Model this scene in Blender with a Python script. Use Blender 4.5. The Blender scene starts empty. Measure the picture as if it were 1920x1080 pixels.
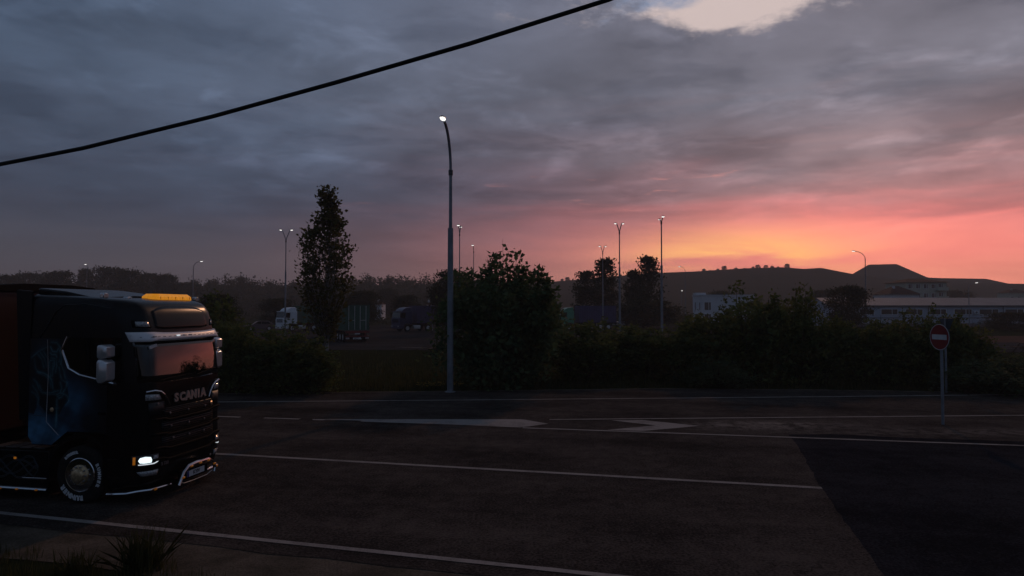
import bpy, bmesh, math, random
import numpy as np
from mathutils import Vector, Matrix

R = math.radians
scene = bpy.context.scene
COL = scene.collection

# ------------------------------------------------------------------ camera
FPX, HOR, CAMH = 1260.0, 576.0, 3.6          # focal length and horizon row in photo pixels, eye height in metres
PITCH = math.atan((HOR - 540.0) / FPX)
cam_d = bpy.data.cameras.new("camera")
cam_d.sensor_width = 36.0
cam_d.lens = 36.0 * FPX / 1920.0
cam_d.clip_start = 0.1
cam_d.clip_end = 6000.0
cam = bpy.data.objects.new("camera", cam_d)
COL.objects.link(cam)
cam.location = (0, 0, CAMH)
cam.rotation_euler = (math.pi / 2 + PITCH, 0, 0)
scene.camera = cam

# ------------------------------------------------------------------ colour management, sampling
scene.view_settings.view_transform = 'Standard'
scene.view_settings.look = 'None'
scene.view_settings.exposure = 0.0
scene.view_settings.gamma = 1.0
scene.view_settings.use_curve_mapping = False
scene.render.engine = 'CYCLES'
scene.cycles.use_denoising = True
scene.cycles.max_bounces = 6
scene.cycles.volume_bounces = 1
scene.cycles.transparent_max_bounces = 8
scene.cycles.caustics_reflective = False
scene.cycles.caustics_refractive = False

# ------------------------------------------------------------------ sky: overcast dusk, the sun's glow under the cloud deck
SUN_AZ, SUN_EL = 19.0, 27.0                  # degrees right of +Y, degrees up
GLOW_AZ = 30.0                               # the red band of the sunset is centred here

def lin(c, k=1.0):
    o = []
    for v in c[:3]:
        v = v / 255.0
        o.append((v / 12.92 if v <= 0.04045 else ((v + 0.055) / 1.055) ** 2.4) * k)
    return tuple(o)

world = bpy.data.worlds.new("World")
scene.world = world
world.use_nodes = True
wt = world.node_tree
wt.nodes.clear()

class NT:
    """small helper that chains shader nodes"""
    def __init__(s, tree): s.t = tree
    def n(s, kind, **kw):
        nd = s.t.nodes.new(kind)
        for k, v in kw.items(): setattr(nd, k, v)
        return nd
    def put(s, sock, v):
        if isinstance(v, bpy.types.NodeSocket): s.t.links.new(v, sock)
        else: sock.default_value = v
    def m(s, op, a, b=0.0, c=0.0, clamp=False):
        nd = s.n('ShaderNodeMath', operation=op, use_clamp=clamp)
        for i, v in enumerate((a, b, c)): s.put(nd.inputs[i], v)
        return nd.outputs[0]
    def sstep(s, v, a, b):
        nd = s.n('ShaderNodeMapRange', interpolation_type='SMOOTHSTEP')
        s.put(nd.inputs[0], v)
        nd.inputs[1].default_value = a; nd.inputs[2].default_value = b
        return nd.outputs[0]
    def mix(s, f, a, b, blend='MIX'):
        nd = s.n('ShaderNodeMix', data_type='RGBA', blend_type=blend, clamp_factor=True)
        s.put(nd.inputs[0], f)
        for i, v in ((6, a), (7, b)):
            if isinstance(v, tuple): v = (*v[:3], 1.0)
            s.put(nd.inputs[i], v)
        return nd.outputs[2]
    def ramp(s, f, stops, interp='LINEAR'):
        nd = s.n('ShaderNodeValToRGB')
        nd.color_ramp.interpolation = interp
        el = nd.color_ramp.elements
        while len(el) < len(stops): el.new(1.0)
        for e, (p, c) in zip(el, stops):
            e.position = p; e.color = (*c[:3], 1.0)
        s.put(nd.inputs[0], f)
        return nd.outputs[0]
    def noise(s, vec, scale, detail=4.0, rough=0.55, dist=0.0, out=0):
        nd = s.n('ShaderNodeTexNoise')
        s.put(nd.inputs['Vector'], vec)
        nd.inputs['Scale'].default_value = scale; nd.inputs['Detail'].default_value = detail
        nd.inputs['Roughness'].default_value = rough; nd.inputs['Distortion'].default_value = dist
        return nd.outputs[out]
    def xyz(s, x, y, z):
        nd = s.n('ShaderNodeCombineXYZ')
        for i, v in enumerate((x, y, z)): s.put(nd.inputs[i], v)
        return nd.outputs[0]
    def sep(s, v):
        nd = s.n('ShaderNodeSeparateXYZ'); s.put(nd.inputs[0], v)
        return nd.outputs
    def gauss(s, v, c, w):
        d = s.m('DIVIDE', s.m('SUBTRACT', v, c), w)
        return s.m('POWER', math.e, s.m('MULTIPLY', s.m('MULTIPLY', d, d), -1.0))

def build_sky():
    k = NT(wt)
    d = k.n('ShaderNodeTexCoord').outputs['Generated']
    x, y, z = k.sep(d)
    deg = 180.0 / math.pi
    el = k.m('MULTIPLY', k.m('ARCSINE', z), deg)
    # azimuth measured from the glow, -180..180
    sa, ca = math.sin(R(GLOW_AZ)), math.cos(R(GLOW_AZ))
    rx = k.m('SUBTRACT', k.m('MULTIPLY', x, ca), k.m('MULTIPLY', y, sa))
    ry = k.m('ADD', k.m('MULTIPLY', x, sa), k.m('MULTIPLY', y, ca))
    az = k.m('MULTIPLY', k.m('ARCTAN2', rx, ry), deg)
    # cloud plane coordinates
    zz = k.m('ADD', k.m('MAXIMUM', z, 0.0), 0.10)
    px = k.m('DIVIDE', x, zz); py = k.m('DIVIDE', y, zz)
    P = k.xyz(px, py, 0.3)
    n1 = k.noise(P, 0.95, 5.0, 0.52, 0.35)
    P2 = k.xyz(k.m('ADD', px, 7.3), k.m('ADD', k.m('MULTIPLY', py, 1.0), 3.1), 1.7)
    n2 = k.noise(P2, 2.3, 6.0, 0.58, 0.25)
    P3 = k.xyz(k.m('MULTIPLY', az, 0.055), k.m('MULTIPLY', el, 0.42), 4.2)
    n3 = k.noise(P3, 1.0, 5.0, 0.55, 0.6)            # long streaks close to the horizon
    # the clouds nudge the elevation at which colours change, so that bands are ragged
    wob = k.m('ADD', k.m('MULTIPLY', k.m('SUBTRACT', n3, 0.5), 5.0), k.m('MULTIPLY', k.m('SUBTRACT', n1, 0.5), 3.0))
    elw = k.m('ADD', el, k.m('MULTIPLY', wob, k.sstep(el, 1.0, 8.0)))
    t = k.m('DIVIDE', k.m('MAXIMUM', elw, 0.0), 60.0, clamp=True)
    cool = k.ramp(t, [(0.0, lin((60, 59, 66), 1.5)), (3.5 / 60, lin((60, 62, 71), 1.35)), (8 / 60, lin((59, 68, 85), 1.12)), (13 / 60, lin((65, 79, 99), 1.08)),
                      (20 / 60, lin((76, 93, 116), 1.06)), (27 / 60, lin((80, 98, 123), 1.05)), (0.75, lin((72, 84, 103))), (1.0, lin((64, 75, 92)))])
    warm = k.ramp(t, [(0.0, lin((255, 150, 120), 1.9)), (2.5 / 60, lin((255, 148, 124), 1.75)), (4.5 / 60, lin((254, 140, 126), 1.52)), (6.5 / 60, lin((226, 130, 126), 1.25)),
                      (9 / 60, lin((176, 126, 126), 1.12)), (12.5 / 60, lin((146, 124, 128), 1.08)), (17 / 60, lin((124, 121, 132), 1.05)),
                      (24 / 60, lin((124, 121, 133), 1.03)), (0.7, lin((92, 97, 111))), (1.0, lin((70, 78, 94)))])
    veil = k.m('MULTIPLY', k.gauss(az, 0.0, 32.0), k.sstep(el, 11.0, 3.0))
    cool = k.mix(veil, cool, lin((136, 112, 116), 1.2))
    wl = k.gauss(az, 0.0, 24.5)
    wh = k.gauss(az, 2.0, 40.0)
    w = k.mix(k.sstep(el, 9.0, 19.0), wl, wh)
    col = k.mix(w, cool, warm)
    # thick and thin cloud
    shade = k.m('ADD', k.m('MULTIPLY', k.m('SUBTRACT', n1, 0.5), 1.25), k.m('MULTIPLY', k.m('SUBTRACT', n2, 0.5), 0.75))
    shade = k.m('MULTIPLY', shade, k.sstep(el, 2.0, 12.0))
    streak = k.m('MULTIPLY', k.m('SUBTRACT', n3, 0.5), k.m('MULTIPLY', k.sstep(el, 0.5, 3.0), k.m('SUBTRACT', 1.0, k.sstep(el, 8.0, 18.0))))
    f = k.m('ADD', 1.0, k.m('ADD', shade, k.m('MULTIPLY', streak, -0.5)))
    col = k.mix(1.0, col, k.xyz(f, f, f), 'MULTIPLY')
    # separate banks of darker and lighter cloud
    n4 = k.noise(k.xyz(k.m('MULTIPLY', px, 0.8), py, 11.0), 2.0, 8.0, 0.58, 0.35)
    n5 = k.noise(k.xyz(k.m('ADD', px, 4.0), py, 14.0), 2.7, 8.0, 0.60, 0.3)
    up_ = k.sstep(el, 5.0, 13.0)
    dk = k.m('SUBTRACT', 1.0, k.m('MULTIPLY', k.m('MULTIPLY', k.sstep(n4, 0.49, 0.63), up_), 0.22))
    col = k.mix(1.0, col, k.xyz(dk, k.m('POWER', dk, 0.93), k.m('POWER', dk, 0.84)), 'MULTIPLY')
    lt = k.m('ADD', 1.0, k.m('MULTIPLY', k.m('MULTIPLY', k.sstep(n5, 0.50, 0.72), up_), 0.40))
    col = k.mix(1.0, col, k.xyz(lt, lt, lt), 'MULTIPLY')
    # yellow heart of the sunset, broken by streaks
    azs = k.m('ADD', az, GLOW_AZ)
    heart = k.m('MULTIPLY', k.gauss(azs, 18.8, 7.6), k.gauss(el, 3.8, 2.0))
    heart = k.m('MULTIPLY', heart, k.sstep(n3, 0.66, 0.42))
    col = k.mix(k.m('MULTIPLY', heart, 0.95), col, lin((255, 188, 104), 1.75))
    # pink lit wisps
    wis = k.noise(k.xyz(k.m('MULTIPLY', az, 0.11), k.m('MULTIPLY', el, 0.9), 9.0), 1.6, 5.0, 0.6, 0.3)
    wisp = k.m('MULTIPLY', k.sstep(wis, 0.63, 0.76), k.m('MULTIPLY', k.gauss(az, 0.0, 24.0), k.gauss(el, 8.5, 3.0)))
    col = k.mix(k.m('MULTIPLY', wisp, 0.75), col, lin((255, 160, 145), 1.15))
    # breaks in the deck where pale lit cloud and blue sky show
    reg = k.m('MULTIPLY', k.m('MULTIPLY', k.sstep(el, 17.5, 25.0), k.sstep(el, 42.0, 30.0)), k.gauss(az, -12.0, 15.0))
    azs0 = k.m('ADD', az, GLOW_AZ)
    reg = k.m('ADD', reg, k.m('MULTIPLY', k.m('MULTIPLY', k.gauss(azs0, 18.5, 6.0), k.gauss(el, 23.8, 2.8)), 0.85))
    reg = k.m('ADD', reg, k.m('MULTIPLY', k.m('MULTIPLY', k.gauss(azs0, 7.0, 6.0), k.gauss(el, 24.8, 2.6)), 0.15))
    gn = k.noise(k.xyz(k.m('ADD', px, 1.15), k.m('ADD', py, 0.55), 6.0), 3.0, 9.0, 0.66, 0.25)
    gap = k.sstep(k.m('ADD', gn, k.m('MULTIPLY', reg, 0.34)), 0.69, 0.90)
    gap = k.m('MULTIPLY', gap, k.sstep(el, 16.0, 21.0))
    blue = k.mix(k.sstep(n2, 0.34, 0.52), lin((140, 154, 182)), lin((222, 202, 197)))
    col = k.mix(k.m('MULTIPLY', gap, 0.88), col, blue)
    # the lower half is never seen: ground-coloured
    col = k.mix(k.sstep(el, -0.3, -3.0), col, (0.012, 0.011, 0.011))
    bg = k.n('ShaderNodeBackground')
    k.put(bg.inputs[0], col)
    bg.inputs[1].default_value = 1.0
    out = k.n('ShaderNodeOutputWorld')
    wt.links.new(bg.outputs[0], out.inputs[0])
build_sky()
world.cycles.sampling_method = 'MANUAL'
world.cycles.sample_map_resolution = 512

# ------------------------------------------------------------------ sun: the last weak orange light
sun_d = bpy.data.lights.new("sun", 'SUN')
sun_d.energy = 0.55
sun_d.color = (1.0, 0.50, 0.27)
sun_d.angle = R(1.2)
sun = bpy.data.objects.new("sun", sun_d)
COL.objects.link(sun)
sun.rotation_euler = (R(90.0 - SUN_EL), 0, R(180.0 - SUN_AZ))
sun.location = (20, 60, 40)

# ------------------------------------------------------------------ pixels to places
_c, _s = math.cos(PITCH), math.sin(PITCH)
def ray(u, v):
    a, b = (u - 960.0) / FPX, -(v - 540.0) / FPX
    return Vector((a, _c - b * _s, _s + b * _c))
def G(u, v, z=0.0):
    """the point at height z that the photo shows at pixel (u, v)"""
    r = ray(u, v)
    t = (z - CAMH) / r.z
    return Vector((r.x * t, r.y * t, z))
def D(u, v, dist):
    """the point at forward distance dist that the photo shows at pixel (u, v)"""
    r = ray(u, v)
    t = dist / r.y
    return Vector((r.x * t, dist, CAMH + r.z * t))

# ================================================================== helpers
def material(name, col, rough=0.7, metal=0.0, spec=0.5, var=0.15, vscale=3.0, bump=0.0, bscale=40.0, emit=None, estr=0.0, coat=0.0, col2=None):
    m = bpy.data.materials.new(name)
    m.use_nodes = True
    t = m.node_tree; k = NT(t)
    b = t.nodes['Principled BSDF']
    tc = k.n('ShaderNodeTexCoord').outputs['Object']
    n = k.noise(tc, vscale, 5.0, 0.6)
    lo = tuple(c * (1 - var) for c in col[:3]); hi = tuple(min(1.0, c * (1 + var)) for c in (col2 or col)[:3])
    k.put(b.inputs['Base Color'], k.mix(k.sstep(n, 0.3, 0.7), lo, hi))
    k.put(b.inputs['Roughness'], k.m('ADD', rough, k.m('MULTIPLY', k.m('SUBTRACT', n, 0.5), 0.2 * min(1, rough + 0.2)), clamp=True))
    b.inputs['Metallic'].default_value = metal
    b.inputs['Specular IOR Level'].default_value = spec
    b.inputs['Coat Weight'].default_value = coat
    b.inputs['Coat Roughness'].default_value = 0.05
    if bump:
        bn = k.n('ShaderNodeBump'); bn.inputs['Strength'].default_value = bump; bn.inputs['Distance'].default_value = 0.02
        k.put(bn.inputs['Height'], k.noise(tc, bscale, 4.0, 0.6)); t.links.new(bn.outputs[0], b.inputs['Normal'])
    if emit:
        b.inputs['Emission Color'].default_value = (*emit, 1); b.inputs['Emission Strength'].default_value = estr
    return m

class MB:
    """collects simple shapes into one mesh"""
    def __init__(s): s.v = []; s.f = []; s.xf = None
    def add(s, vs, fs):
        o = len(s.v)
        if s.xf is not None: vs = [s.xf @ Vector(p) for p in vs]
        s.v.extend(tuple(p) for p in vs); s.f.extend(tuple(i + o for i in f) for f in fs)
        return s
    def box(s, c, d, rz=0.0, rx=0.0, ry=0.0, ch=0.0):
        hx, hy, hz = d[0] / 2, d[1] / 2, d[2] / 2
        vs = [Vector((x, y, z)) for z in (-hz, hz) for y in (-hy, hy) for x in (-hx, hx)]
        if rz or rx or ry:
            M = Matrix.Rotation(rz, 3, 'Z') @ Matrix.Rotation(ry, 3, 'Y') @ Matrix.Rotation(rx, 3, 'X')
            vs = [M @ p for p in vs]
        return s.add([p + Vector(c) for p in vs], [(0, 2, 3, 1), (4, 5, 7, 6), (0, 1, 5, 4), (2, 6, 7, 3), (0, 4, 6, 2), (1, 3, 7, 5)])
    def prism(s, poly, a, b, axis='y'):
        """poly of 2-D points swept along an axis from a to b"""
        def P(p, w):
            return (p[0], w, p[1]) if axis == 'y' else ((w, p[0], p[1]) if axis == 'x' else (p[0], p[1], w))
        n = len(poly)
        vs = [P(p, a) for p in poly] + [P(p, b) for p in poly]
        fs = [tuple(range(n)), tuple(range(2 * n - 1, n - 1, -1))] + [(i, i + n, (i + 1) % n + n, (i + 1) % n) for i in range(n)]
        return s.add(vs, fs)
    def tube(s, pts, r, n=8, caps=True):
        """r: a radius or a list of radii along the path"""
        pts = [Vector(p) for p in pts]
        rs = r if isinstance(r, (list, tuple)) else [r] * len(pts)
        vs, fs = [], []
        up = None
        for i, p in enumerate(pts):
            d = (pts[min(i + 1, len(pts) - 1)] - pts[max(i - 1, 0)]).normalized()
            if up is None:
                up = Vector((0, 0, 1)) if abs(d.z) < 0.9 else Vector((1, 0, 0))
            a = d.cross(up).normalized(); b = a.cross(d).normalized(); up = b
            for j in range(n):
                t = 2 * math.pi * j / n
                vs.append(p + (a * math.cos(t) + b * math.sin(t)) * rs[i])
        for i in range(len(pts) - 1):
            for j in range(n):
                fs.append((i * n + j, i * n + (j + 1) % n, (i + 1) * n + (j + 1) % n, (i + 1) * n + j))
        if caps:
            fs.append(tuple(range(n - 1, -1, -1))); fs.append(tuple(range(len(vs) - n, len(vs))))
        return s.add(vs, fs)
    def cyl(s, p0, p1, r0, r1=None, n=16):
        return s.tube([p0, p1], [r0, r0 if r1 is None else r1], n)
    def lathe(s, prof, c=(0, 0, 0), axis='z', n=24):
        """prof: (radius, height) pairs"""
        vs, fs = [], []
        for (r, h) in prof:
            for j in range(n):
                t = 2 * math.pi * j / n
                p = (r * math.cos(t), r * math.sin(t), h)
                if axis == 'y': p = (p[0], p[2], p[1])
                elif axis == 'x': p = (p[2], p[0], p[1])
                vs.append((p[0] + c[0], p[1] + c[1], p[2] + c[2]))
        m = len(prof)
        for i in range(m - 1):
            for j in range(n):
                fs.append((i * n + j, i * n + (j + 1) % n, (i + 1) * n + (j + 1) % n, (i + 1) * n + j))
        if prof[0][0] > 1e-6: fs.append(tuple(range(n - 1, -1, -1)))
        if prof[-1][0] > 1e-6: fs.append(tuple(range((m - 1) * n, m * n)))
        return s.add(vs, fs)
    def grid(s, rows):
        """rows: equal-length lists of points"""
        w = len(rows[0]); vs = [p for r in rows for p in r]
        fs = [(i * w + j, i * w + j + 1, (i + 1) * w + j + 1, (i + 1) * w + j) for i in range(len(rows) - 1) for j in range(w - 1)]
        return s.add(vs, fs)
    def build(s, name, mat, parent=None, smooth=35.0, bevel=0.0, seg=2, flip=True):
        me = bpy.data.meshes.new(name)
        me.from_pydata(s.v, [], s.f)
        bm = bmesh.new(); bm.from_mesh(me)
        bmesh.ops.remove_doubles(bm, verts=bm.verts, dist=1e-5)
        if flip: bmesh.ops.recalc_face_normals(bm, faces=bm.faces)
        bm.to_mesh(me); bm.free()
        if smooth:
            for p in me.polygons: p.use_smooth = True
            me.set_sharp_from_angle(angle=R(smooth))
        me.materials.append(mat)
        o = bpy.data.objects.new(name, me)
        COL.objects.link(o)
        if parent is not None: o.parent = parent
        if bevel:
            md = o.modifiers.new('bevel', 'BEVEL'); md.width = bevel; md.segments = seg; md.limit_method = 'ANGLE'; md.angle_limit = R(40)
        return o

def link_mesh(name, me, parent=None):
    o = bpy.data.objects.new(name, me); COL.objects.link(o)
    if parent is not None: o.parent = parent
    return o
def tag(o, label, cat, group=None):
    o['label'] = label; o['category'] = cat
    if group: o['group'] = group
    return o
def structure(o): o['kind'] = 'structure'; return o
def thing(name, label, cat, loc=(0, 0, 0), rz=0.0, group=None, scale=1.0):
    o = bpy.data.objects.new(name, None)
    COL.objects.link(o)
    o.empty_display_size = 0.2
    o.location = loc; o.rotation_euler = (0, 0, rz)
    if scale != 1.0: o.scale = (scale,) * 3 if not isinstance(scale, tuple) else scale
    return tag(o, label, cat, group)
def copy_tree(src, parent=None):
    c = src.copy(); COL.objects.link(c)
    if parent is not None: c.parent = parent
    for ch in src.children: copy_tree(ch, c)
    return c
def np_mesh(name, V, F, mat, smooth=False):
    """V (n,3), F (m,k) numpy arrays"""
    me = bpy.data.meshes.new(name)
    n, k = F.shape
    me.vertices.add(len(V)); me.vertices.foreach_set('co', V.astype(np.float32).ravel())
    me.loops.add(n * k); me.loops.foreach_set('vertex_index', F.astype(np.int32).ravel())
    me.polygons.add(n)
    me.polygons.foreach_set('loop_start', np.arange(0, n * k, k, dtype=np.int32))
    me.polygons.foreach_set('loop_total', np.full(n, k, dtype=np.int32))
    me.update(calc_edges=True); me.validate()
    if smooth:
        for p in me.polygons: p.use_smooth = True
    me.materials.append(mat)
    return me

# ================================================================== ground, roads
def asphalt(name, c1, c2, patch=None):
    m = bpy.data.materials.new(name); m.use_nodes = True
    t = m.node_tree; k = NT(t); b = t.nodes['Principled BSDF']
    pos = k.n('ShaderNodeNewGeometry').outputs['Position']
    big = k.noise(pos, 0.35, 4.0, 0.6); mid = k.noise(pos, 3.2, 5.0, 0.6); fine = k.noise(pos, 22.0, 4.0, 0.75)
    x, y, z = k.sep(pos)
    a = R(-12.0)                                   # worn wheel tracks run along the lanes
    lat = k.m('SUBTRACT', k.m('MULTIPLY', y, math.cos(a)), k.m('MULTIPLY', x, math.sin(a)))
    trk = k.noise(k.xyz(k.m('MULTIPLY', x, 0.04), lat, 0.0), 0.9, 2.0, 0.5)
    f = k.m('ADD', k.m('MULTIPLY', big, 0.35), k.m('ADD', k.m('MULTIPLY', mid, 0.25), k.m('ADD', k.m('MULTIPLY', fine, 0.75), k.m('MULTIPLY', trk, 0.2))))
    col = k.mix(k.sstep(f, 0.66, 0.92), c1, c2)
    # cracks and tar seams
    vo = k.n('ShaderNodeTexVoronoi', feature='DISTANCE_TO_EDGE'); vo.inputs['Scale'].default_value = 0.22
    k.put(vo.inputs['Vector'], k.xyz(k.m('ADD', x, k.m('MULTIPLY', mid, 1.6)), k.m('ADD', y, k.m('MULTIPLY', big, 3.0)), 0.0))
    crack = k.m('MULTIPLY', k.sstep(vo.outputs['Distance'], 0.006, 0.0), k.sstep(big, 0.5, 0.62))
    col = k.mix(k.m('MULTIPLY', crack, 0.6), col, tuple(c * 0.35 for c in c1))
    if patch:                                      # pale grit that has drifted into the hatched corner
        for (cx, cy, sx, sy, amt) in patch:
            gx = k.gauss(x, cx, sx); gy = k.gauss(y, cy, sy)
            g = k.m('MULTIPLY', k.m('MULTIPLY', gx, gy), k.sstep(k.noise(pos, 2.4, 6.0, 0.7), 0.36, 0.66))
            col = k.mix(k.m('MULTIPLY', g, amt), col, (0.26, 0.23, 0.21))
    k.put(b.inputs['Base Color'], col)
    b.inputs['Roughness'].default_value = 0.92
    b.inputs['Specular IOR Level'].default_value = 0.0
    bn = k.n('ShaderNodeBump'); bn.inputs['Strength'].default_value = 0.55; bn.inputs['Distance'].default_value = 0.012
    k.put(bn.inputs['Height'], k.m('ADD', fine, k.m('MULTIPLY', mid, 0.6))); t.links.new(bn.outputs[0], b.inputs['Normal'])
    return m

def ground_mat(name, cols, scale=0.5, bump=0.6):
    m = bpy.data.materials.new(name); m.use_nodes = True
    t = m.node_tree; k = NT(t); b = t.nodes['Principled BSDF']
    pos = k.n('ShaderNodeNewGeometry').outputs['Position']
    a = k.noise(pos, scale, 6.0, 0.65); f = k.noise(pos, scale * 22, 4.0, 0.7)
    c = k.mix(k.sstep(a, 0.35, 0.65), cols[0], cols[1])
    c = k.mix(k.m('MULTIPLY', k.sstep(f, 0.4, 0.7), 0.6), c, cols[2])
    k.put(b.inputs['Base Color'], c); b.inputs['Roughness'].default_value = 0.95; b.inputs['Specular IOR Level'].default_value = 0.0
    bn = k.n('ShaderNodeBump'); bn.inputs['Strength'].default_value = bump; bn.inputs['Distance'].default_value = 0.05
    k.put(bn.inputs['Height'], f); t.links.new(bn.outputs[0], b.inputs['Normal'])
    return m

M_grass_ground = ground_mat('grass_ground', [(0.018, 0.024, 0.010), (0.026, 0.026, 0.013), (0.012, 0.015, 0.007)])
M_gravel = ground_mat('gravel', [(0.085, 0.072, 0.056), (0.15, 0.125, 0.10), (0.035, 0.03, 0.025)], 1.4, 0.8)
M_soil = ground_mat('red_soil', [(0.085, 0.05, 0.04), (0.11, 0.07, 0.055), (0.06, 0.04, 0.032)], 0.3)
gp = G(1425, 797)
M_road = asphalt('road_asphalt', (0.024, 0.0205, 0.019), (0.086, 0.073, 0.066), [(gp.x, gp.y, 2.3, 0.75, 0.85), (gp.x + 5.5, gp.y - 1.2, 4.5, 0.7, 0.4)])
M_newtar = asphalt('new_asphalt', (0.010, 0.010, 0.012), (0.032, 0.032, 0.038))
M_lot = asphalt('lot_asphalt', (0.026, 0.025, 0.026), (0.052, 0.049, 0.050))

def sheet(name, pts, z, mat, parent=None, jag=0.0, seed=1, step=0.35):
    """a flat polygon laid at height z; jag roughens its outline"""
    rnd = random.Random(seed)
    out = []
    n = len(pts)
    for i in range(n):
        a, b = Vector(pts[i][:2]), Vector(pts[(i + 1) % n][:2])
        L = (b - a).length
        q = max(1, int(min(L / step, 160))) if jag else 1
        for j in range(q):
            p = a.lerp(b, j / q)
            if jag and j: p += Vector((rnd.gauss(0, jag), rnd.gauss(0, jag)))
            out.append((p.x, p.y, z))
    bm = bmesh.new()
    f = bm.faces.new([bm.verts.new(p) for p in out])
    bmesh.ops.triangulate(bm, faces=[f])
    bmesh.ops.recalc_face_normals(bm, faces=bm.faces)
    if sum(f.normal.z for f in bm.faces) < 0: bmesh.ops.reverse_faces(bm, faces=bm.faces)
    me = bpy.data.meshes.new(name); bm.to_mesh(me); bm.free()
    me.materials.append(mat)
    return link_mesh(name, me, parent)

structure(sheet('ground', [(-2500, -200), (2500, -200), (2500, 2600), (-2500, 2600)], -0.02, M_grass_ground))

def through(a, b, x):
    """y on the line through a and b at x"""
    return a.y + (b.y - a.y) * (x - a.x) / (b.x - a.x)
n0, n1_ = G(0, 983), G(500, 1036)
far_pts = [G(u, v) for u, v in ((-300, 744), (60, 741), (420, 738), (850, 734), (1250, 729), (1500, 731), (1920, 737))]
far_pts = [Vector((-70, far_pts[0].y + 2.2, 0))] + far_pts + [Vector((70, far_pts[-1].y - 5.5, 0))]
near_pts = [Vector((70, through(n0, n1_, 70), 0)), Vector((-70, through(n0, n1_, -70), 0))]
road = structure(sheet('road', far_pts + near_pts, 0.0, M_road, jag=0.03, seed=3))
gravel_n = Vector((0, 1.15, 0))
structure(sheet('gravel_shoulder', [near_pts[1] + Vector((0, .4, 0)), near_pts[0] + Vector((0, .4, 0)), near_pts[0] - gravel_n, near_pts[1] - gravel_n], -0.008, M_gravel, jag=0.06, seed=5))
structure(sheet('gravel_verge', [p + Vector((0, .35, 0)) for p in far_pts] + [p - Vector((0, .6, 0)) for p in reversed(far_pts)], -0.012, M_gravel, jag=0.05, seed=6))
# newer, bluer asphalt of the side road, with a ragged joint
pa = [G(1478, 815), G(1497, 838), G(1540, 915), G(1600, 1000), G(1662, 1084)]
pb = [pa[-1] + Vector((0.6, -2.2, 0)), Vector((1.0 * pa[-1].x + 1.5, -4, 0)), Vector((60, -4, 0)), Vector((60, G(1920, 826).y - 3.6, 0)), G(1920, 828), G(1700, 821), G(1560, 814)]
structure(sheet('side_road', pa + pb, 0.004, M_newtar, jag=0.014, seed=8, step=0.3))

# markings
def paint_mat():
    m = bpy.data.materials.new('road_paint'); m.use_nodes = True
    t = m.node_tree; k = NT(t); b = t.nodes['Principled BSDF']
    pos = k.n('ShaderNodeNewGeometry').outputs['Position']
    w = k.noise(pos, 1.1, 6.0, 0.75); f = k.noise(pos, 30.0, 3.0, 0.7)
    worn = k.sstep(k.m('ADD', k.m('MULTIPLY', w, 0.65), k.m('MULTIPLY', f, 0.35)), 0.44, 0.70)
    k.put(b.inputs['Base Color'], k.mix(worn, (0.28, 0.262, 0.25), (0.12, 0.11, 0.104)))
    b.inputs['Roughness'].default_value = 0.85; b.inputs['Specular IOR Level'].default_value = 0.0
    return m
M_paint = paint_mat()
def strip(a, b, w, name='lane_line', z=0.009):
    a, b = Vector(a[:2]), Vector(b[:2])
    d = (b - a).normalized(); q = Vector((-d.y, d.x)) * w / 2
    return sheet(name, [a + q, b + q, b - q, a - q], z, M_paint, road, jag=0.004, seed=int(abs(a.x * 10)) + 3, step=0.25)
def ext(a, b, s, e):
    d = (b - a).normalized()
    return a - d * s, b + d * e
strip(*ext(G(0, 962), G(1140, 1080), 30, 12), 0.125, 'edge_line')
strip(*ext(G(420, 852), G(1541, 915.5), 40, 0), 0.15, 'lane_line')
far_l = [G(u, v) for u, v in ((-200, 757), (420, 754), (900, 750), (1400, 745.5), (1920, 740))]
for a, b in zip(far_l[:-1], far_l[1:]): strip(a, b, 0.15, 'edge_line')
strip(far_l[-1], far_l[-1] + (far_l[-1] - far_l[-2]).normalized() * 30, 0.15, 'edge_line')
strip(G(1030, 787), G(1920, 779), 0.14, 'hatch_line')
strip(G(1920, 779), G(1920, 779) + (G(1920, 779) - G(1030, 787)).normalized() * 25, 0.14, 'hatch_line')
strip(*ext(G(980, 802.5), G(1920, 836), 0, 25), 0.14, 'hatch_line')
sheet('hatch_wedge', [G(586, 786.3), G(980, 786.6), G(1028, 795), G(975, 802), G(850, 796.5), G(586, 788)], 0.009, M_paint, road, jag=0.004, seed=9)
sheet('hatch_chevron', [G(1146, 788.6), G(1205, 788), G(1312, 799), G(1206, 808.5), G(1138, 806.5), G(1230, 798)], 0.009, M_paint, road, jag=0.004, seed=10)
cdir = (G(545, 785) - G(422, 781)).normalized()
for i in range(-6, 2):
    a = G(495, 784) + cdir * (i * 2.1)
    strip(a, a + cdir * 1.25, 0.15, 'lane_dash')

# the lorry park and the field beyond it
lot = structure(sheet('parking_lot', [G(-500, 652), G(800, 656), G(1300, 660), G(2300, 660), G(2300, 641), G(1500, 634), G(1300, 611), G(-300, 607)], -0.012, M_lot, jag=0.15, seed=12))
structure(sheet('soil_field', [G(1480, 642.5), G(2400, 641), G(2600, 630), G(1480, 630)], -0.008, M_soil, jag=0.3, seed=13))
def lot_line(a, b, w=0.22):
    a, b = Vector(a[:2]), Vector(b[:2]); d = (b - a).normalized(); q = Vector((-d.y, d.x)) * w / 2
    sheet('bay_line', [a + q, b + q, b - q, a - q], -0.004, M_paint, lot)
for v in (642.5, 645.5, 648.5, 652):
    lot_line(G(1815 + (v - 642) * 3.0, v), G(1990, v + 2.2))
lot_line(G(742, 650.5), G(800, 652))

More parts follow.
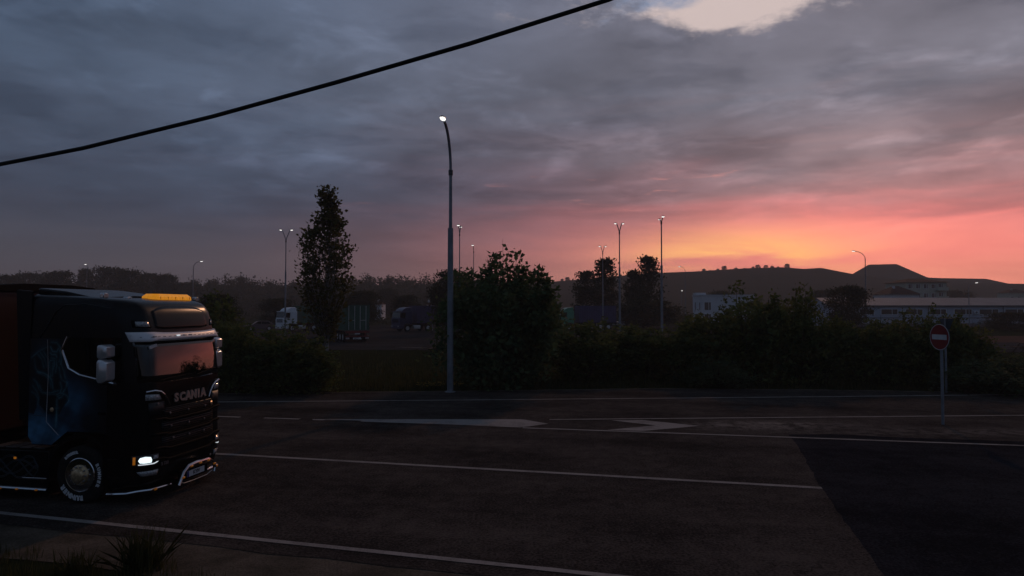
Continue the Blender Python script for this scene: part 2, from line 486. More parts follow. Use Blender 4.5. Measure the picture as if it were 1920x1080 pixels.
# ================================================================== hills
M_hill = ground_mat('hill_cover', [(0.020, 0.020, 0.011), (0.032, 0.026, 0.016), (0.013, 0.014, 0.008)], 0.03, 0.5)
def hills(name, prof, d_ridge, d_front, d_back, seed, mat):
    """prof: (u, v) of the skyline; the ridge stands at distance d_ridge"""
    us = np.linspace(prof[0][0], prof[-1][0], 520)
    vs = np.interp(us, [p[0] for p in prof], [p[1] for p in prof])
    rnd = np.random.default_rng(seed)
    rows = []
    for j, t in enumerate(np.linspace(0, 1, 26)):
        dist = d_front + (d_back - d_front) * t
        tr = (d_ridge - d_front) / (d_back - d_front)
        s = math.sin(min(1, t / tr) * math.pi / 2) ** 1.4 if t <= tr else math.cos(min(1, (t - tr) / (1 - tr)) * math.pi / 2)
        row = []
        for u, v in zip(us, vs):
            top = D(u, v, d_ridge)
            a = (u - 960) / FPX
            z = top.z * s if t <= tr else top.z * s
            z += math.sin(u * 0.021 + t * 9) * 0.02 * top.z * (1 - abs(s - 0.5) * 2)
            row.append((a * dist, dist, z - 0.5))
        rows.append(row)
    mb = MB(); mb.grid(rows)
    return structure(mb.build(name, mat, smooth=80))
hills('hill', [(-900, 540), (300, 536), (820, 534), (960, 530), (1040, 528), (1090, 524), (1170, 517), (1240, 512), (1300, 510), (1400, 504), (1470, 502), (1508, 505), (1540, 503), (1600, 514.5), (1660, 522), (1800, 530), (2600, 545)], 620, 330, 800, 1, M_hill)
hills('hill', [(1540, 545), (1590, 518), (1630, 495.5), (1682, 494.5), (1740, 519.5), (1760, 520.5), (1850, 522), (1920, 537), (2100, 545), (2500, 552)], 660, 520, 820, 2, M_hill)

# ================================================================== haze
M_haze = bpy.data.materials.new('haze_air'); M_haze.use_nodes = True
_t = M_haze.node_tree; _t.nodes.clear()
_o = _t.nodes.new('ShaderNodeOutputMaterial'); _v = _t.nodes.new('ShaderNodeVolumePrincipled')
_v.inputs['Color'].default_value = (0.74, 0.76, 0.80, 1); _v.inputs['Density'].default_value = 0.00062; _v.inputs['Anisotropy'].default_value = 0.15
_t.links.new(_v.outputs[0], _o.inputs['Volume'])
hz = MB().box((0, 530, 30), (2900, 1200, 64)).build('haze', M_haze, smooth=0)
hz['kind'] = 'stuff'

# ================================================================== plants
def leaf_mat(name, c1, c2, c3):
    m = bpy.data.materials.new(name); m.use_nodes = True
    t = m.node_tree; k = NT(t); b = t.nodes['Principled BSDF']
    g = k.n('ShaderNodeNewGeometry'); oi = k.n('ShaderNodeObjectInfo')
    r = g.outputs['Random Per Island']
    pn = k.noise(g.outputs['Position'], 0.9, 3.0, 0.5)
    c = k.mix(k.sstep(k.m('ADD', k.m('MULTIPLY', r, 0.6), k.m('MULTIPLY', pn, 0.5)), 0.25, 0.85), c1, c2)
    c = k.mix(k.m('MULTIPLY', k.sstep(oi.outputs['Random'], 0.45, 1.0), k.sstep(pn, 0.42, 0.7)), c, c3)
    k.put(b.inputs['Base Color'], c)
    b.inputs['Roughness'].default_value = 0.75; b.inputs['Specular IOR Level'].default_value = 0.05
    tr = k.n('ShaderNodeBsdfTranslucent'); k.put(tr.inputs[0], c)
    mx = k.n('ShaderNodeMixShader'); mx.inputs[0].default_value = 0.4
    out = t.nodes['Material Output']
    t.links.new(b.outputs[0], mx.inputs[1]); t.links.new(tr.outputs[0], mx.inputs[2]); t.links.new(mx.outputs[0], out.inputs[0])
    return m
M_leaf = leaf_mat('shrub_leaf', (0.058, 0.078, 0.030), (0.120, 0.148, 0.052), (0.155, 0.145, 0.04))
M_leaf_dark = leaf_mat('dark_leaf', (0.052, 0.084, 0.040), (0.105, 0.150, 0.068), (0.09, 0.125, 0.056))
M_leaf_pale = leaf_mat('pale_leaf', (0.050, 0.068, 0.034), (0.095, 0.120, 0.060), (0.080, 0.100, 0.050))
M_leaf_birch = leaf_mat('autumn_leaf', (0.042, 0.048, 0.016), (0.09, 0.09, 0.028), (0.11, 0.09, 0.026))
M_far_leaf = leaf_mat('far_leaf', (0.020, 0.027, 0.015), (0.044, 0.052, 0.027), (0.038, 0.044, 0.024))
M_bark = material('bark', (0.045, 0.036, 0.028), 0.9, spec=0.1, var=0.4, vscale=6, bump=0.8, bscale=14)
M_birch = material('pale_bark', (0.20, 0.19, 0.18), 0.85, spec=0.1, var=0.5, vscale=5, bump=0.6, bscale=10)

def leaves_np(P, S, rng, aspect=0.62, up=0.25):
    """one pointed leaf (a folded pair of triangles as a quad strip) at each point of P with length S"""
    n = len(P)
    a = rng.normal(size=(n, 3)); a[:, 2] = np.abs(a[:, 2]) * 0.5 + up * rng.random(n); a /= np.linalg.norm(a, axis=1)[:, None]
    b = rng.normal(size=(n, 3)); b -= (b * a).sum(1)[:, None] * a; b /= np.linalg.norm(b, axis=1)[:, None]
    c = np.cross(a, b)
    S = S[:, None]
    w = S * aspect * 0.5
    V = np.empty((n, 5, 3))
    V[:, 0] = P
    V[:, 1] = P + a * S * 0.42 + b * w + c * S * 0.10
    V[:, 2] = P + a * S
    V[:, 3] = P + a * S * 0.42 - b * w + c * S * 0.10
    V[:, 4] = P + a * S * 0.80
    idx = np.arange(n)[:, None] * 5
    F = np.concatenate([idx + np.array([[0, 1, 4, 3]]), ], 0)
    T = idx + np.array([[1, 2, 3, 4]])
    return V.reshape(-1, 3), np.concatenate([F, T], 0)

def crown_mesh(name, P, S, mat, seed):
    rng = np.random.default_rng(seed)
    V, F = leaves_np(np.asarray(P, float), np.asarray(S, float), rng)
    return np_mesh(name, V, F, mat)

def stem_mesh(name, paths, mat):
    mb = MB()
    for pts, rs, n in paths: mb.tube(pts, rs, n, caps=False)
    me = bpy.data.meshes.new(name); me.from_pydata(mb.v, [], mb.f)
    for p in me.polygons: p.use_smooth = True
    me.materials.append(mat)
    return me

def shrub_meshes(seed, h=3.4, w=2.8, stems=26, per=300, leaf=0.13, mat=None, peaky=0.5, clump=0.22, low=0.12, flat=0.5):
    """upright many-stemmed shrub: leaf clumps strung along arching stems"""
    rng = np.random.default_rng(seed)
    paths, P, S = [], [], []
    for i in range(stems):
        ang = rng.uniform(0, 2 * math.pi); rr = math.sqrt(rng.random())
        top = h * (1 - flat * rr ** 1.7) * rng.uniform(0.72, 1.0)
        if rng.random() < peaky * 0.35: top *= 1.16
        out = rr * w / 2
        base = np.array([math.cos(ang), math.sin(ang), 0]) * rr * w * 0.12
        tip = np.array([math.cos(ang) * out, math.sin(ang) * out, top])
        mid = base * 0.4 + tip * 0.6 + np.array([math.cos(ang), math.sin(ang), 0]) * out * 0.18 + rng.normal(0, 0.06, 3)
        ts = np.linspace(0, 1, 7)[:, None]
        c = (1 - ts) ** 2 * base + 2 * ts * (1 - ts) * mid + ts ** 2 * tip
        paths.append((c.tolist(), np.linspace(0.03, 0.006, 7).tolist(), 4))
        k = int(per * (0.6 + 0.8 * rng.random()))
        # twigs: cluster centres along the stem
        nc = 16
        tc = low + (1 - low) * rng.random(nc) ** 0.8
        cc = (1 - tc[:, None]) ** 2 * base + 2 * tc[:, None] * (1 - tc[:, None]) * mid + tc[:, None] ** 2 * tip
        spread = (clump * 1.5 * (1.15 - tc) + 0.09)[:, None]
        cc = cc + rng.normal(size=(nc, 3)) * spread * np.array([1.15, 1.15, 0.7])
        cc[:, 2] = np.maximum(cc[:, 2], 0.08)
        j = rng.integers(0, nc, k)
        p = cc[j] + rng.normal(size=(k, 3)) * clump * 0.55 * (1.2 - 0.55 * tc[j])[:, None]
        p[:, 2] = np.maximum(p[:, 2], 0.03)
        P.append(p); S.append(leaf * rng.uniform(0.6, 1.35, k))
    return stem_mesh('stems', paths, M_bark), crown_mesh('foliage', np.concatenate(P), np.concatenate(S), mat or M_leaf, seed + 50)

def tree_meshes(seed, h, w, kind='broad', leaf=0.3, clumps=70, per=90, mat=None, bark=None, trunk_h=0.25, r0=0.16, cs=None):
    """trunk with limbs that end in leaf clumps; kind sets the outline of the crown"""
    rng = np.random.default_rng(seed)
    paths, P, S = [], [], []
    tz = np.linspace(0, h * 0.9, 9)
    sway = rng.normal(0, 0.02 * h, (9, 2)) * (tz / h)[:, None]
    trunk = [(sway[i, 0], sway[i, 1], tz[i]) for i in range(9)]
    paths.append((trunk, [r0 * (1 - 0.9 * (z / h) ** 0.8) for z in tz], 8))
    cs = cs or w * 0.16
    for i in range(clumps):
        t = rng.random()
        if kind == 'column': t = (i + 0.5) / clumps if i % 3 else rng.beta(2.2, 1.8)
        z = h * (trunk_h + (1 - trunk_h) * t * (0.965 if kind == 'column' else 1.0))
        if kind == 'broad': rad = w / 2 * math.sqrt(max(0.02, 1 - (2 * t - 0.9) ** 2 / 1.25))
        elif kind == 'cone': rad = w / 2 * (min(1.0, t / 0.18)) * max(0.05, (1 - t)) ** 0.62
        elif kind == 'column': rad = w / 2 * float(np.interp(t, [0, .12, .3, .46, .6, .72, .84, .93, 1], [.10, .42, .82, 1, .88, .62, .34, .15, .01]))
        ang = rng.uniform(0, 2 * math.pi)
        rr = rad * (0.35 + 0.65 * math.sqrt(rng.random())) * rng.uniform(0.8, 1.12)
        c = np.array([math.cos(ang) * rr, math.sin(ang) * rr, z])
        zb = max(h * trunk_h * 0.7, z - rr * (2.4 if kind == 'column' else 0.9))
        zb = min(zb, h * 0.86)
        b = np.array([np.interp(zb, tz, sway[:, 0]), np.interp(zb, tz, sway[:, 1]), zb])
        m = (b + c) / 2 + np.array([math.cos(ang), math.sin(ang), -0.3]) * rr * 0.15
        if i % (1 if kind == 'column' else 2) == 0:
            ts = np.linspace(0, 1, 5)[:, None]
            q = (1 - ts) ** 2 * b + 2 * ts * (1 - ts) * m + ts ** 2 * c
            paths.append((q.tolist(), np.linspace(r0 * 0.22, r0 * 0.05, 5).tolist(), 4))
            if kind == 'column':
                k2 = per // 2
                tt = 0.45 + 0.55 * rng.random(k2)[:, None]
                q2 = (1 - tt) ** 2 * b + 2 * tt * (1 - tt) * m + tt ** 2 * c + rng.normal(size=(k2, 3)) * cs * 0.7
                P.append(q2); S.append(leaf * rng.uniform(0.6, 1.3, k2))
        k = int(per * rng.uniform(0.6, 1.3))
        d = rng.normal(size=(k, 3)) * np.array([1, 1, 0.8]) * cs * rng.uniform(0.6, 1.1)
        P.append(c + d); S.append(leaf * rng.uniform(0.6, 1.35, k))
    P = np.concatenate(P); P[:, 2] = np.maximum(P[:, 2], h * trunk_h * 0.4)
    ov = P[:, 2] > (h * 2 if kind == 'column' else h * 0.9)
    P[ov, 2] = h * 0.9 + (P[ov, 2] - h * 0.9) * 0.45
    return stem_mesh('trunk', paths, bark or M_bark), crown_mesh('crown', P, np.concatenate(S), mat or M_far_leaf, seed + 70)

def plant(name, meshes, label, cat, loc, rz=0.0, scale=1.0, group=None, names=('trunk', 'crown')):
    t = thing(name, label, cat, loc, rz, group, scale)
    link_mesh(names[0], meshes[0], t); link_mesh(names[1], meshes[1], t)
    return t
def px_h(v_top, v_base): 
    return (v_base - v_top) * CAMH / (v_base - HOR)       # height of something on flat ground

# the slim tree by the lorry park
h = px_h(345, 683)
plant('slender_tree', tree_meshes(11, h * 1.0, 3.9, 'column', 0.25, 150, 30, M_leaf_birch, M_birch, 0.14, 0.15, 0.27),
      'tall slender tree with sparse small leaves and a pale trunk', 'tree', G(612, 683))

# the big dark shrub behind the tall lamp post
V_big = shrub_meshes(21, 6.2, 5.7, 64, 300, 0.25, M_leaf_dark, 0.6, 0.42, 0.03, 0.38)
plant('large_shrub', V_big, 'big dark leafy shrub right behind the tall steel lamp post', 'shrub', G(936, 722), 0.6, 1.0, None, ('stems', 'foliage'))

# shrubs along the verge
SV = [shrub_meshes(31 + i, 3.4, 2.9, 34, 230, 0.16, M_leaf, 0.9, 0.26, 0.10, 0.34) for i in range(4)]
SP = shrub_meshes(41, 1.6, 2.4, 30, 170, 0.11, M_leaf_pale, 0.2, 0.2)
row = 'leafy shrubs growing in a row along the far verge'
shrubs = [  # u, top v, base v, width px, variant, label
    (1082, 592, 712, 110, 0, 'yellowish shrub in front of the green lorry cab'),
    (1150, 598, 706, 104, 1, 'low shrub in front of the purple container behind the hedge row'),
    (1212, 608, 706, 92, 2, 'low shrub below the trees beyond the hedge row'),
    (1278, 596, 712, 92, 3, 'mid-height shrub below the tall single-headed lamp post'),
    (1345, 574, 716, 104, 0, 'bushy shrub covering the end of the white flat-roofed building'),
    (1402, 534, 716, 118, 1, 'tallest shrub of the verge with upright shoots against the hill'),
    (1452, 556, 717, 96, 2, 'dense shrub beside the tallest verge shrub'),
    (1497, 544, 717, 94, 3, 'tall shrub before the gable of the long blue building'),
    (1548, 580, 717, 84, 1, 'shrub with loose shoots below the gable of the long blue building'),
    (1606, 598, 717, 88, 0, 'low shrub at the foot of the curved-arm lamp post'),
    (1660, 590, 718, 86, 2, 'shrub in front of the first windows of the long blue building'),
    (1712, 588, 718, 84, 3, 'shrub next to the round no entry sign on its lamp side'),
    (1766, 574, 720, 72, 1, 'tall shrub directly behind the no entry sign'),
    (1806, 600, 720, 78, 2, 'shrub beside the no entry sign towards the soil field'),
]
for i, (u, vt, vb, wp, kv, lab) in enumerate(shrubs):
    p = G(u, vb); s = px_h(vt, vb) / 3.55; sw = wp * 1.2 * p.y / FPX / 2.9
    plant('verge_shrub', SV[kv], lab, 'shrub', p, i * 1.7, (sw, sw, s), row, ('stems', 'foliage'))
for i, (u, vt, vb, wp, lab) in enumerate([(1345, 672, 726, 100, 'low pale-leaved bush at the road edge below the tallest verge shrub'),
                                          (1868, 668, 736, 150, 'wide low pale-leaved bush at the road edge beside the no entry sign'),
                                          (1960, 660, 738, 150, 'low pale-leaved bush at the road edge below the picnic table')]):
    p = G(u, vb); s = px_h(vt, vb) / 1.65; sw = wp * 1.15 * p.y / FPX / 2.4
    plant('low_bush', SP, lab, 'bush', p, 0.9 + i * 2, (sw, sw, s), 'pale low bushes by the road edge', ('stems', 'foliage'))
for i, (u, vt, vb, wp, kv, lab) in enumerate([
        (398, 556, 728, 110, 3, 'tall shrub showing beside the windscreen of the black lorry'),
        (446, 590, 733, 86, 0, 'shrub standing between the black lorry and the parked car'),
        (492, 634, 733, 90, 2, 'low shrub in front of the white lorry cab'),
        (540, 604, 735, 104, 1, 'full shrub at the road edge below the twin-headed lamp post'),
        (590, 640, 735, 76, 0, 'small shrub at the road edge beside the slender tree trunk')]):
    p = G(u, vb); s = px_h(vt, vb) / 3.55; sw = wp * 1.2 * p.y / FPX / 2.9
    plant('verge_shrub', SV[kv], lab, 'shrub', p, i * 2.1 + 0.4, (sw, sw, s), 'shrubs by the road on the lorry side', ('stems', 'foliage'))

# trees beyond the lorry park
TC = [tree_meshes(61 + i, 10.0, 5.6, 'cone', 0.42, 90, 46, M_far_leaf, None, 0.06, 0.2, 0.62) for i in range(2)]
TB = [tree_meshes(71 + i, 8.0, 7.4, 'broad', 0.36, 100, 85, M_far_leaf, None, 0.14, 0.2, 0.75) for i in range(4)]
def far_tree(u, vt, dist, wp, meshes, h0, w0, label, cat='tree', group=None, rz=0.0, name='broad_tree'):
    base = D(u, HOR, dist); base.z = -0.02
    ht = D(u, vt, dist).z + 0.02
    s = ht / h0; sw = wp * dist / FPX / w0
    return plant(name, meshes, label, cat, base, rz, (sw, sw, s), group)
for i, (u, vt, wp, dist, lab) in enumerate([(1100, 507, 62, 118, 'shorter pointed tree behind the purple container, next to its taller twin'),
                            (1135, 483, 64, 120, 'taller pointed tree rising behind the purple container'),
                            (1187, 506, 50, 116, 'shorter pointed tree between the two big parking lamp posts'),
                            (1216, 479, 62, 120, 'taller pointed tree beside the single-headed parking lamp post')]):
    far_tree(u, vt, dist, wp, TC[i % 2], 10.0, 5.6, lab, group='pointed trees beyond the lorry park', rz=i * 1.3, name='pointed_tree')
for i, (u, vt, wp, dist, lab) in enumerate([
        (680, 545, 62, 122, 'round tree behind the green container seen end on'),
        (727, 541, 44, 210, 'hazy round tree between the green and the blue container'),
        (764, 554, 60, 128, 'small round tree above the blue lorry cab'),
        (845, 508, 80, 95, 'rounded tree peeping out behind the big dark shrub'),
        (1215, 563, 110, 112, 'broad low tree under the pointed trees'),
        (1590, 536, 74, 100, 'round tree in front of the long blue building'),
        (1895, 586, 90, 104, 'spreading bush-like tree before the end windows of the long blue building'),
        (1352, 546, 50, 190, 'dim round tree behind the white flat-roofed building'),
        (1545, 544, 60, 190, 'dim round tree behind the gable of the long blue building'),
        (410, 552, 70, 75, 'pale thin tree rising above the shrub next to the black lorry'),
        (520, 560, 70, 130, 'hazy tree above the parked dark car'),
        (575, 588, 60, 150, 'low hazy tree between the white lorry and the forest'),
        (1790, 545, 60, 260, 'dim tree beside the pale apartment block')]):
    far_tree(u, vt, dist, wp, TB[i % 4], 8.0, 7.4, lab, rz=i * 0.9)
grove = [(12, 516, 60), (55, 512, 70), (112, 509, 80), (160, 504, 34), (205, 501, 82), (245, 507, 60), (280, 513, 58), (312, 514, 50), (345, 530, 70), (88, 528, 66), (-40, 514, 80)]
glabs = ['hazy tree of the far grove above the red trailer', 'rounded tree of the far grove above the red trailer', 'broad tree of the far grove behind the thin far lamp', 'narrow tree of the far grove right behind the thin far lamp',
         'tallest tree of the far grove above the black lorry roof', 'tree of the far grove above the roof marker lamps', 'tree of the far grove above the amber beacon', 'end tree of the far grove above the amber beacon',
         'low tree joining the far grove to the wooded ridge', 'low tree in a dip of the far grove', 'outermost tree of the far grove']
for i, ((u, vt, wp), lab) in enumerate(zip(grove, glabs)):
    far_tree(u, vt, 230 + (i * 37) % 60, wp * 0.92, TB[(i * 3) % 4], 8.0, 7.4, lab, group='trees of the hazy far grove', rz=i * 1.1)

# the wooded ridge: one mass of crowns
def forest():
    rng = np.random.default_rng(5)
    P, S = [], []
    prof = [(330, 545), (365, 519), (420, 516), (500, 522), (560, 524), (640, 516), (700, 515), (760, 516), (800, 512), (860, 520), (960, 528), (1010, 534)]
    for row_i, (dist, dv, npt) in enumerate([(330, 0, 36), (310, 9, 34), (285, 20, 32), (265, 32, 30)]):
        for u in np.linspace(330, 1010, npt):
            uu = u + rng.uniform(-10, 10)
            v = np.interp(uu, [p[0] for p in prof], [p[1] for p in prof]) + dv + rng.uniform(-4, 6)
            top = D(uu, v, dist + rng.uniform(-6, 6))
            rad = rng.uniform(3.0, 5.2)
            k = 650
            d = rng.normal(size=(k, 3)); d /= np.linalg.norm(d, axis=1)[:, None]
            d *= (rng.random(k) ** 0.4)[:, None] * np.array([rad, rad, rad * 1.25])
            lump = np.sin(d[:, 0] * 2.1 + u) * 0.25 + np.sin(d[:, 1] * 2.3 + u * 2) * 0.2
            c = np.array(top) - np.array([0, 0, rad * 1.25])
            p = c + d * (1 + lump)[:, None] * 0.9
            P.append(p); S.append(rng.uniform(0.7, 1.3, k))
            # lower skirt down to the ground
            k = 60
            p = np.column_stack([top.x + rng.uniform(-rad, rad, k), top.y + rng.uniform(-2, 2, k), rng.uniform(-0.3, max(0.5, top.z - rad * 1.5), k)])
            P.append(p); S.append(rng.uniform(1.2, 2.2, k))
    me = crown_mesh('forest', np.concatenate(P), np.concatenate(S), M_far_leaf, 9)
    o = link_mesh('forest', me); o['kind'] = 'stuff'
    o['label'] = 'hazy wooded ridge behind the lorry park'
forest()
# low scrub in front of the ridge
def scrub():
    rng = np.random.default_rng(15); P, S = [], []
    for i in range(120):
        u = rng.uniform(380, 1320); dist = rng.uniform(130, 210)
        c = D(u, HOR, dist); c.z = 0; r = rng.uniform(1.0, 2.4)
        k = 70
        d = rng.normal(size=(k, 3)) * np.array([r, r, r * 0.7]) * 0.6
        p = np.array(c) + d; p[:, 2] = np.abs(p[:, 2])
        P.append(p); S.append(rng.uniform(0.4, 0.9, k))
    o = link_mesh('scrub', crown_mesh('scrub', np.concatenate(P), np.concatenate(S), M_far_leaf, 19)); o['kind'] = 'stuff'
    o['label'] = 'low scrub between the lorry park and the wooded ridge'
scrub()
# little trees on the skyline of the hill
for i, (u, v) in enumerate([(1054, 523), (1064, 524), (1320, 507), (1332, 508), (1346, 504), (1358, 503), (1380, 505), (1396, 504), (1412, 500), (1421, 501), (1436, 500), (1448, 500), (1459, 500), (1476, 499)]):
    b = D(u, v + 6, 621); s = (2.6 + (i * 7) % 4 * 0.6) / 8.0
    b.z += 0.1
    t = plant('hill_tree', TB[i % 4], 'tiny round tree on the crest of the long hill', 'tree', b, i, (s * 1.1, s * 1.1, s * 1.15), 'tiny trees on the hill crest')

# ================================================================== the black lorry in front
M_black = material('black_paint', (0.0035, 0.0036, 0.0045), 0.25, spec=0.22, var=0.2, vscale=2)
M_blackp = material('black_plastic', (0.004, 0.004, 0.0043), 0.75, spec=0.08, var=0.3, vscale=8)
M_chrome = material('chrome', (0.62, 0.62, 0.64), 0.12, metal=1.0, var=0.08, vscale=5)
M_steel = material('dull_steel', (0.32, 0.32, 0.33), 0.38, metal=0.9, var=0.2, vscale=12)
M_visor = material('pale_visor', (0.72, 0.72, 0.75), 0.28, metal=0.0, var=0.05, vscale=2)
M_badge = material('bright_badge', (0.50, 0.46, 0.43), 0.32, metal=0.7, var=0.1)
M_mirror = material('silver_housing', (0.66, 0.66, 0.68), 0.2, metal=0.6, var=0.1)
M_rubber = material('rubber', (0.011, 0.011, 0.011), 0.85, spec=0.2, var=0.3, vscale=9, bump=0.3, bscale=30)
M_glass = material('dark_glass', (0.004, 0.004, 0.0045), 0.03, spec=0.9, var=0.1)
M_lens = material('clear_lens', (0.34, 0.35, 0.36), 0.10, spec=0.8, var=0.5, vscale=30)
M_white_lit = material('lit_white', (0.8, 0.8, 0.8), 0.3, emit=(0.80, 0.95, 1.0), estr=1.2)
M_drl = material('lit_strip', (0.8, 0.8, 0.8), 0.3, emit=(0.85, 0.93, 1.0), estr=0.65)
M_beacon = material('amber_beacon', (0.55, 0.22, 0.012), 0.2, spec=0.6, var=0.3, vscale=14, emit=(1.0, 0.36, 0.012), estr=0.42)
M_amber = material('amber_marker', (0.5, 0.16, 0.01), 0.25, var=0.3, vscale=20, emit=(1.0, 0.33, 0.02), estr=0.05)
M_amber_lit = material('amber_marker_lit', (0.5, 0.16, 0.01), 0.25, emit=(1.0, 0.33, 0.03), estr=0.16)
M_plate = material('number_plate', (0.55, 0.56, 0.58), 0.4, var=0.05)
M_plate_blue = material('plate_blue', (0.02, 0.035, 0.22), 0.4)
M_ink = material('black_ink', (0.01, 0.01, 0.012), 0.5)
M_tyre_white = material('tyre_lettering', (0.55, 0.56, 0.58), 0.7, var=0.25, vscale=20)
M_hubgold = material('hub_metal', (0.50, 0.37, 0.22), 0.36, metal=0.6, var=0.35, vscale=18)
M_trailer_red = material('dark_red_panel', (0.036, 0.006, 0.005), 0.45, spec=0.4, var=0.12, vscale=2)
M_knot = material('blue_linework', (0.012, 0.030, 0.045), 0.5)

TRUCK_A, TRUCK_O = R(-9.8), Vector((-6.4, 13.4, 0.0))
_ca, _sa = math.cos(TRUCK_A), math.sin(TRUCK_A)
def _tloc(u, v):
    r = ray(u, v); ox, oy = -TRUCK_O.x, -TRUCK_O.y
    return (ox * _ca + oy * _sa, -ox * _sa + oy * _ca, CAMH), (r.x * _ca + r.y * _sa, -r.x * _sa + r.y * _ca, r.z)
def SIDE(u, v, y=-1.25):
    o, d = _tloc(u, v); t = (y - o[1]) / d[1]
    return o[0] + d[0] * t, o[2] + d[2] * t           # x, z in the lorry's own frame
def FRONT(u, v, x=0.0):
    o, d = _tloc(u, v); t = (x - o[0]) / d[0]
    return o[1] + d[1] * t, o[2] + d[2] * t           # y, z

lorry = thing('black_lorry', 'glossy black lorry tractor with blue figure artwork, amber roof beacon and lit headlamps', 'lorry', TRUCK_O, TRUCK_A)

CAB_Z = [0.26, 0.36, 0.62, 1.0, 1.28, 1.75, 2.2, 2.6, 2.99, 3.14, 3.34, 3.50, 3.60, 3.67, 3.72, 3.755]
CAB_X = [-0.16, -0.06, 0.0, 0.01, 0.0, 0.0, -0.01, -0.055, -0.115, -0.14, -0.185, -0.24, -0.30, -0.38, -0.52, -0.85]
CAB_W = [1.20, 1.235, 1.25, 1.25, 1.25, 1.25, 1.25, 1.247, 1.24, 1.238, 1.235, 1.228, 1.22, 1.205, 1.175, 1.09]
def cab_xf(z): return float(np.interp(z, CAB_Z, CAB_X))
def cab_hw(z): return float(np.interp(z, CAB_Z, CAB_W))
def fx(y, z, xf=None):
    """x of the cab's front surface at (y, z)"""
    s = min(1.0, abs(y) / cab_hw(z))
    return (cab_xf(z) if xf is None else xf) - 0.06 * s * s - 0.34 * max(0.0, (s - 0.74) / 0.26) ** 2.3
def ring(z, x_rear):
    hw = cab_hw(z)
    ys = [hw * math.sin(t) for t in np.linspace(-math.pi / 2, math.pi / 2, 33)]
    rise = 0.045 * max(0.0, min(1.0, (z - 3.3) / 0.3))
    pts = [(x_rear, -hw), ((x_rear - 0.4) / 2 - 0.3, -hw)] + [(fx(y, z), y) for y in ys] + [((x_rear - 0.4) / 2 - 0.3, hw), (x_rear, hw)]
    return [(x, y, z + rise * max(0.0, -x - 0.4)) for x, y in pts]
def loft(zs, x_rear, cap_top=True, cap_bot=True):
    mb = MB(); rows = [ring(z, x_rear) for z in zs]; n = len(rows[0])
    vs = [p for r in rows for p in r]
    fs = [(i * n + j, i * n + (j + 1) % n, (i + 1) * n + (j + 1) % n, (i + 1) * n + j) for i in range(len(rows) - 1) for j in range(n)]
    if cap_bot: fs.append(tuple(range(n - 1, -1, -1)))
    if cap_top: fs.append(tuple(range((len(rows) - 1) * n, len(rows) * n)))
    return mb.add(vs, fs)
def front_patch(name, mat, rows, off, parent, th=0.012, smooth=35):
    """rows of (y, z) laid on the cab front, standing off it by off"""
    if len(rows[0]) < 6:                              # follow the curve of the cab
        fine = []
        for r in rows:
            q = np.linspace(0, len(r) - 1, 9)
            fine.append([(float(np.interp(a, range(len(r)), [p[0] for p in r])), float(np.interp(a, range(len(r)), [p[1] for p in r]))) for a in q])
        rows = fine
    mb = MB(); mb.grid([[(fx(y, z) + off, y, z) for y, z in r] for r in rows])
    o = mb.build(name, mat, parent, smooth=smooth)
    if sum(p.normal.x for p in o.data.polygons) < 0: o.data.flip_normals()
    md = o.modifiers.new('solid', 'SOLIDIFY'); md.thickness = th; md.offset = -1
    return o
def side_poly(name, mat, pts, y0, parent, th=0.01, smooth=30):
    """an outline of (x, z) on the lorry's right flank"""
    return MB().prism(pts, y0, y0 + th, 'y').build(name, mat, parent, smooth=smooth)
def lerp_rows(y0, y1, zb, zt, ny=14, nz=4):
    rows = []
    for j in range(nz + 1):
        t = j / nz; r = []
        for i in range(ny + 1):
            y = y0 + (y1 - y0) * i / ny
            b = zb(y) if callable(zb) else zb; tt = zt(y) if callable(zt) else zt
            r.append((y, b + (tt - b) * t))
        rows.append(r)
    return rows

cab = loft([1.28, 1.5, 1.75, 2.0, 2.2, 2.4, 2.6, 2.8, 2.99, 3.14, 3.24, 3.34, 3.42, 3.50, 3.55, 3.60, 3.64, 3.67, 3.70, 3.72, 3.74, 3.755], -2.44).build('cab', M_black, lorry, smooth=40)
front_low = loft([0.26, 0.30, 0.36, 0.5, 0.62, 0.8, 1.0, 1.275], -0.70).build('bumper', M_black, lorry, smooth=40)
# lower rear corner of the cab, behind the wheel arch
side_poly('cab_corner', M_black, [(-2.44, 1.30), (-2.44, 1.22), (-2.33, 1.05), (-1.95, 1.04), (-1.72, 1.22), (-1.66, 1.30)], -1.248, lorry, 0.3)
side_poly('cab_corner', M_black, [(-2.44, 1.30), (-2.44, 1.22), (-2.33, 1.05), (-1.95, 1.04), (-1.72, 1.22), (-1.66, 1.30)], 0.948, lorry, 0.3)
# mudguards
for sy in (-1, 1):
    mb = MB(); rows = []
    for r in (0.66, 0.74):
        rows.append([(-1.33 + r * math.cos(t), z, 0.53 + r * math.sin(t)) for t in np.linspace(R(-8), R(190), 22) for z in (0,)])
    a, b = rows
    ya, yb = sy * 1.235, sy * 0.72
    vs = [(p[0], ya, p[2]) for p in a] + [(p[0], ya, p[2]) for p in b] + [(p[0], yb, p[2]) for p in a] + [(p[0], yb, p[2]) for p in b]
    n = len(a); fs = []
    for i in range(n - 1):
        fs += [(i, i + 1, n + i + 1, n + i), (2 * n + i, 3 * n + i, 3 * n + i + 1, 2 * n + i + 1), (i, 2 * n + i, 2 * n + i + 1, i + 1), (n + i, n + i + 1, 3 * n + i + 1, 3 * n + i)]
    fs += [(0, n, 3 * n, 2 * n), (n - 1, 3 * n - 1, 4 * n - 1, 2 * n - 1)]
    mb.add(vs, fs); mb.build('mudguard', M_blackp, lorry)
# glass
front_patch('windscreen', M_glass, lerp_rows(-1.17, 1.17, lambda y: 2.19 + 0.03 * (y / 1.2) ** 2, 2.985, 28, 6), 0.012, lorry, 0.006, 60)
wsc = bpy.data.objects['windscreen']
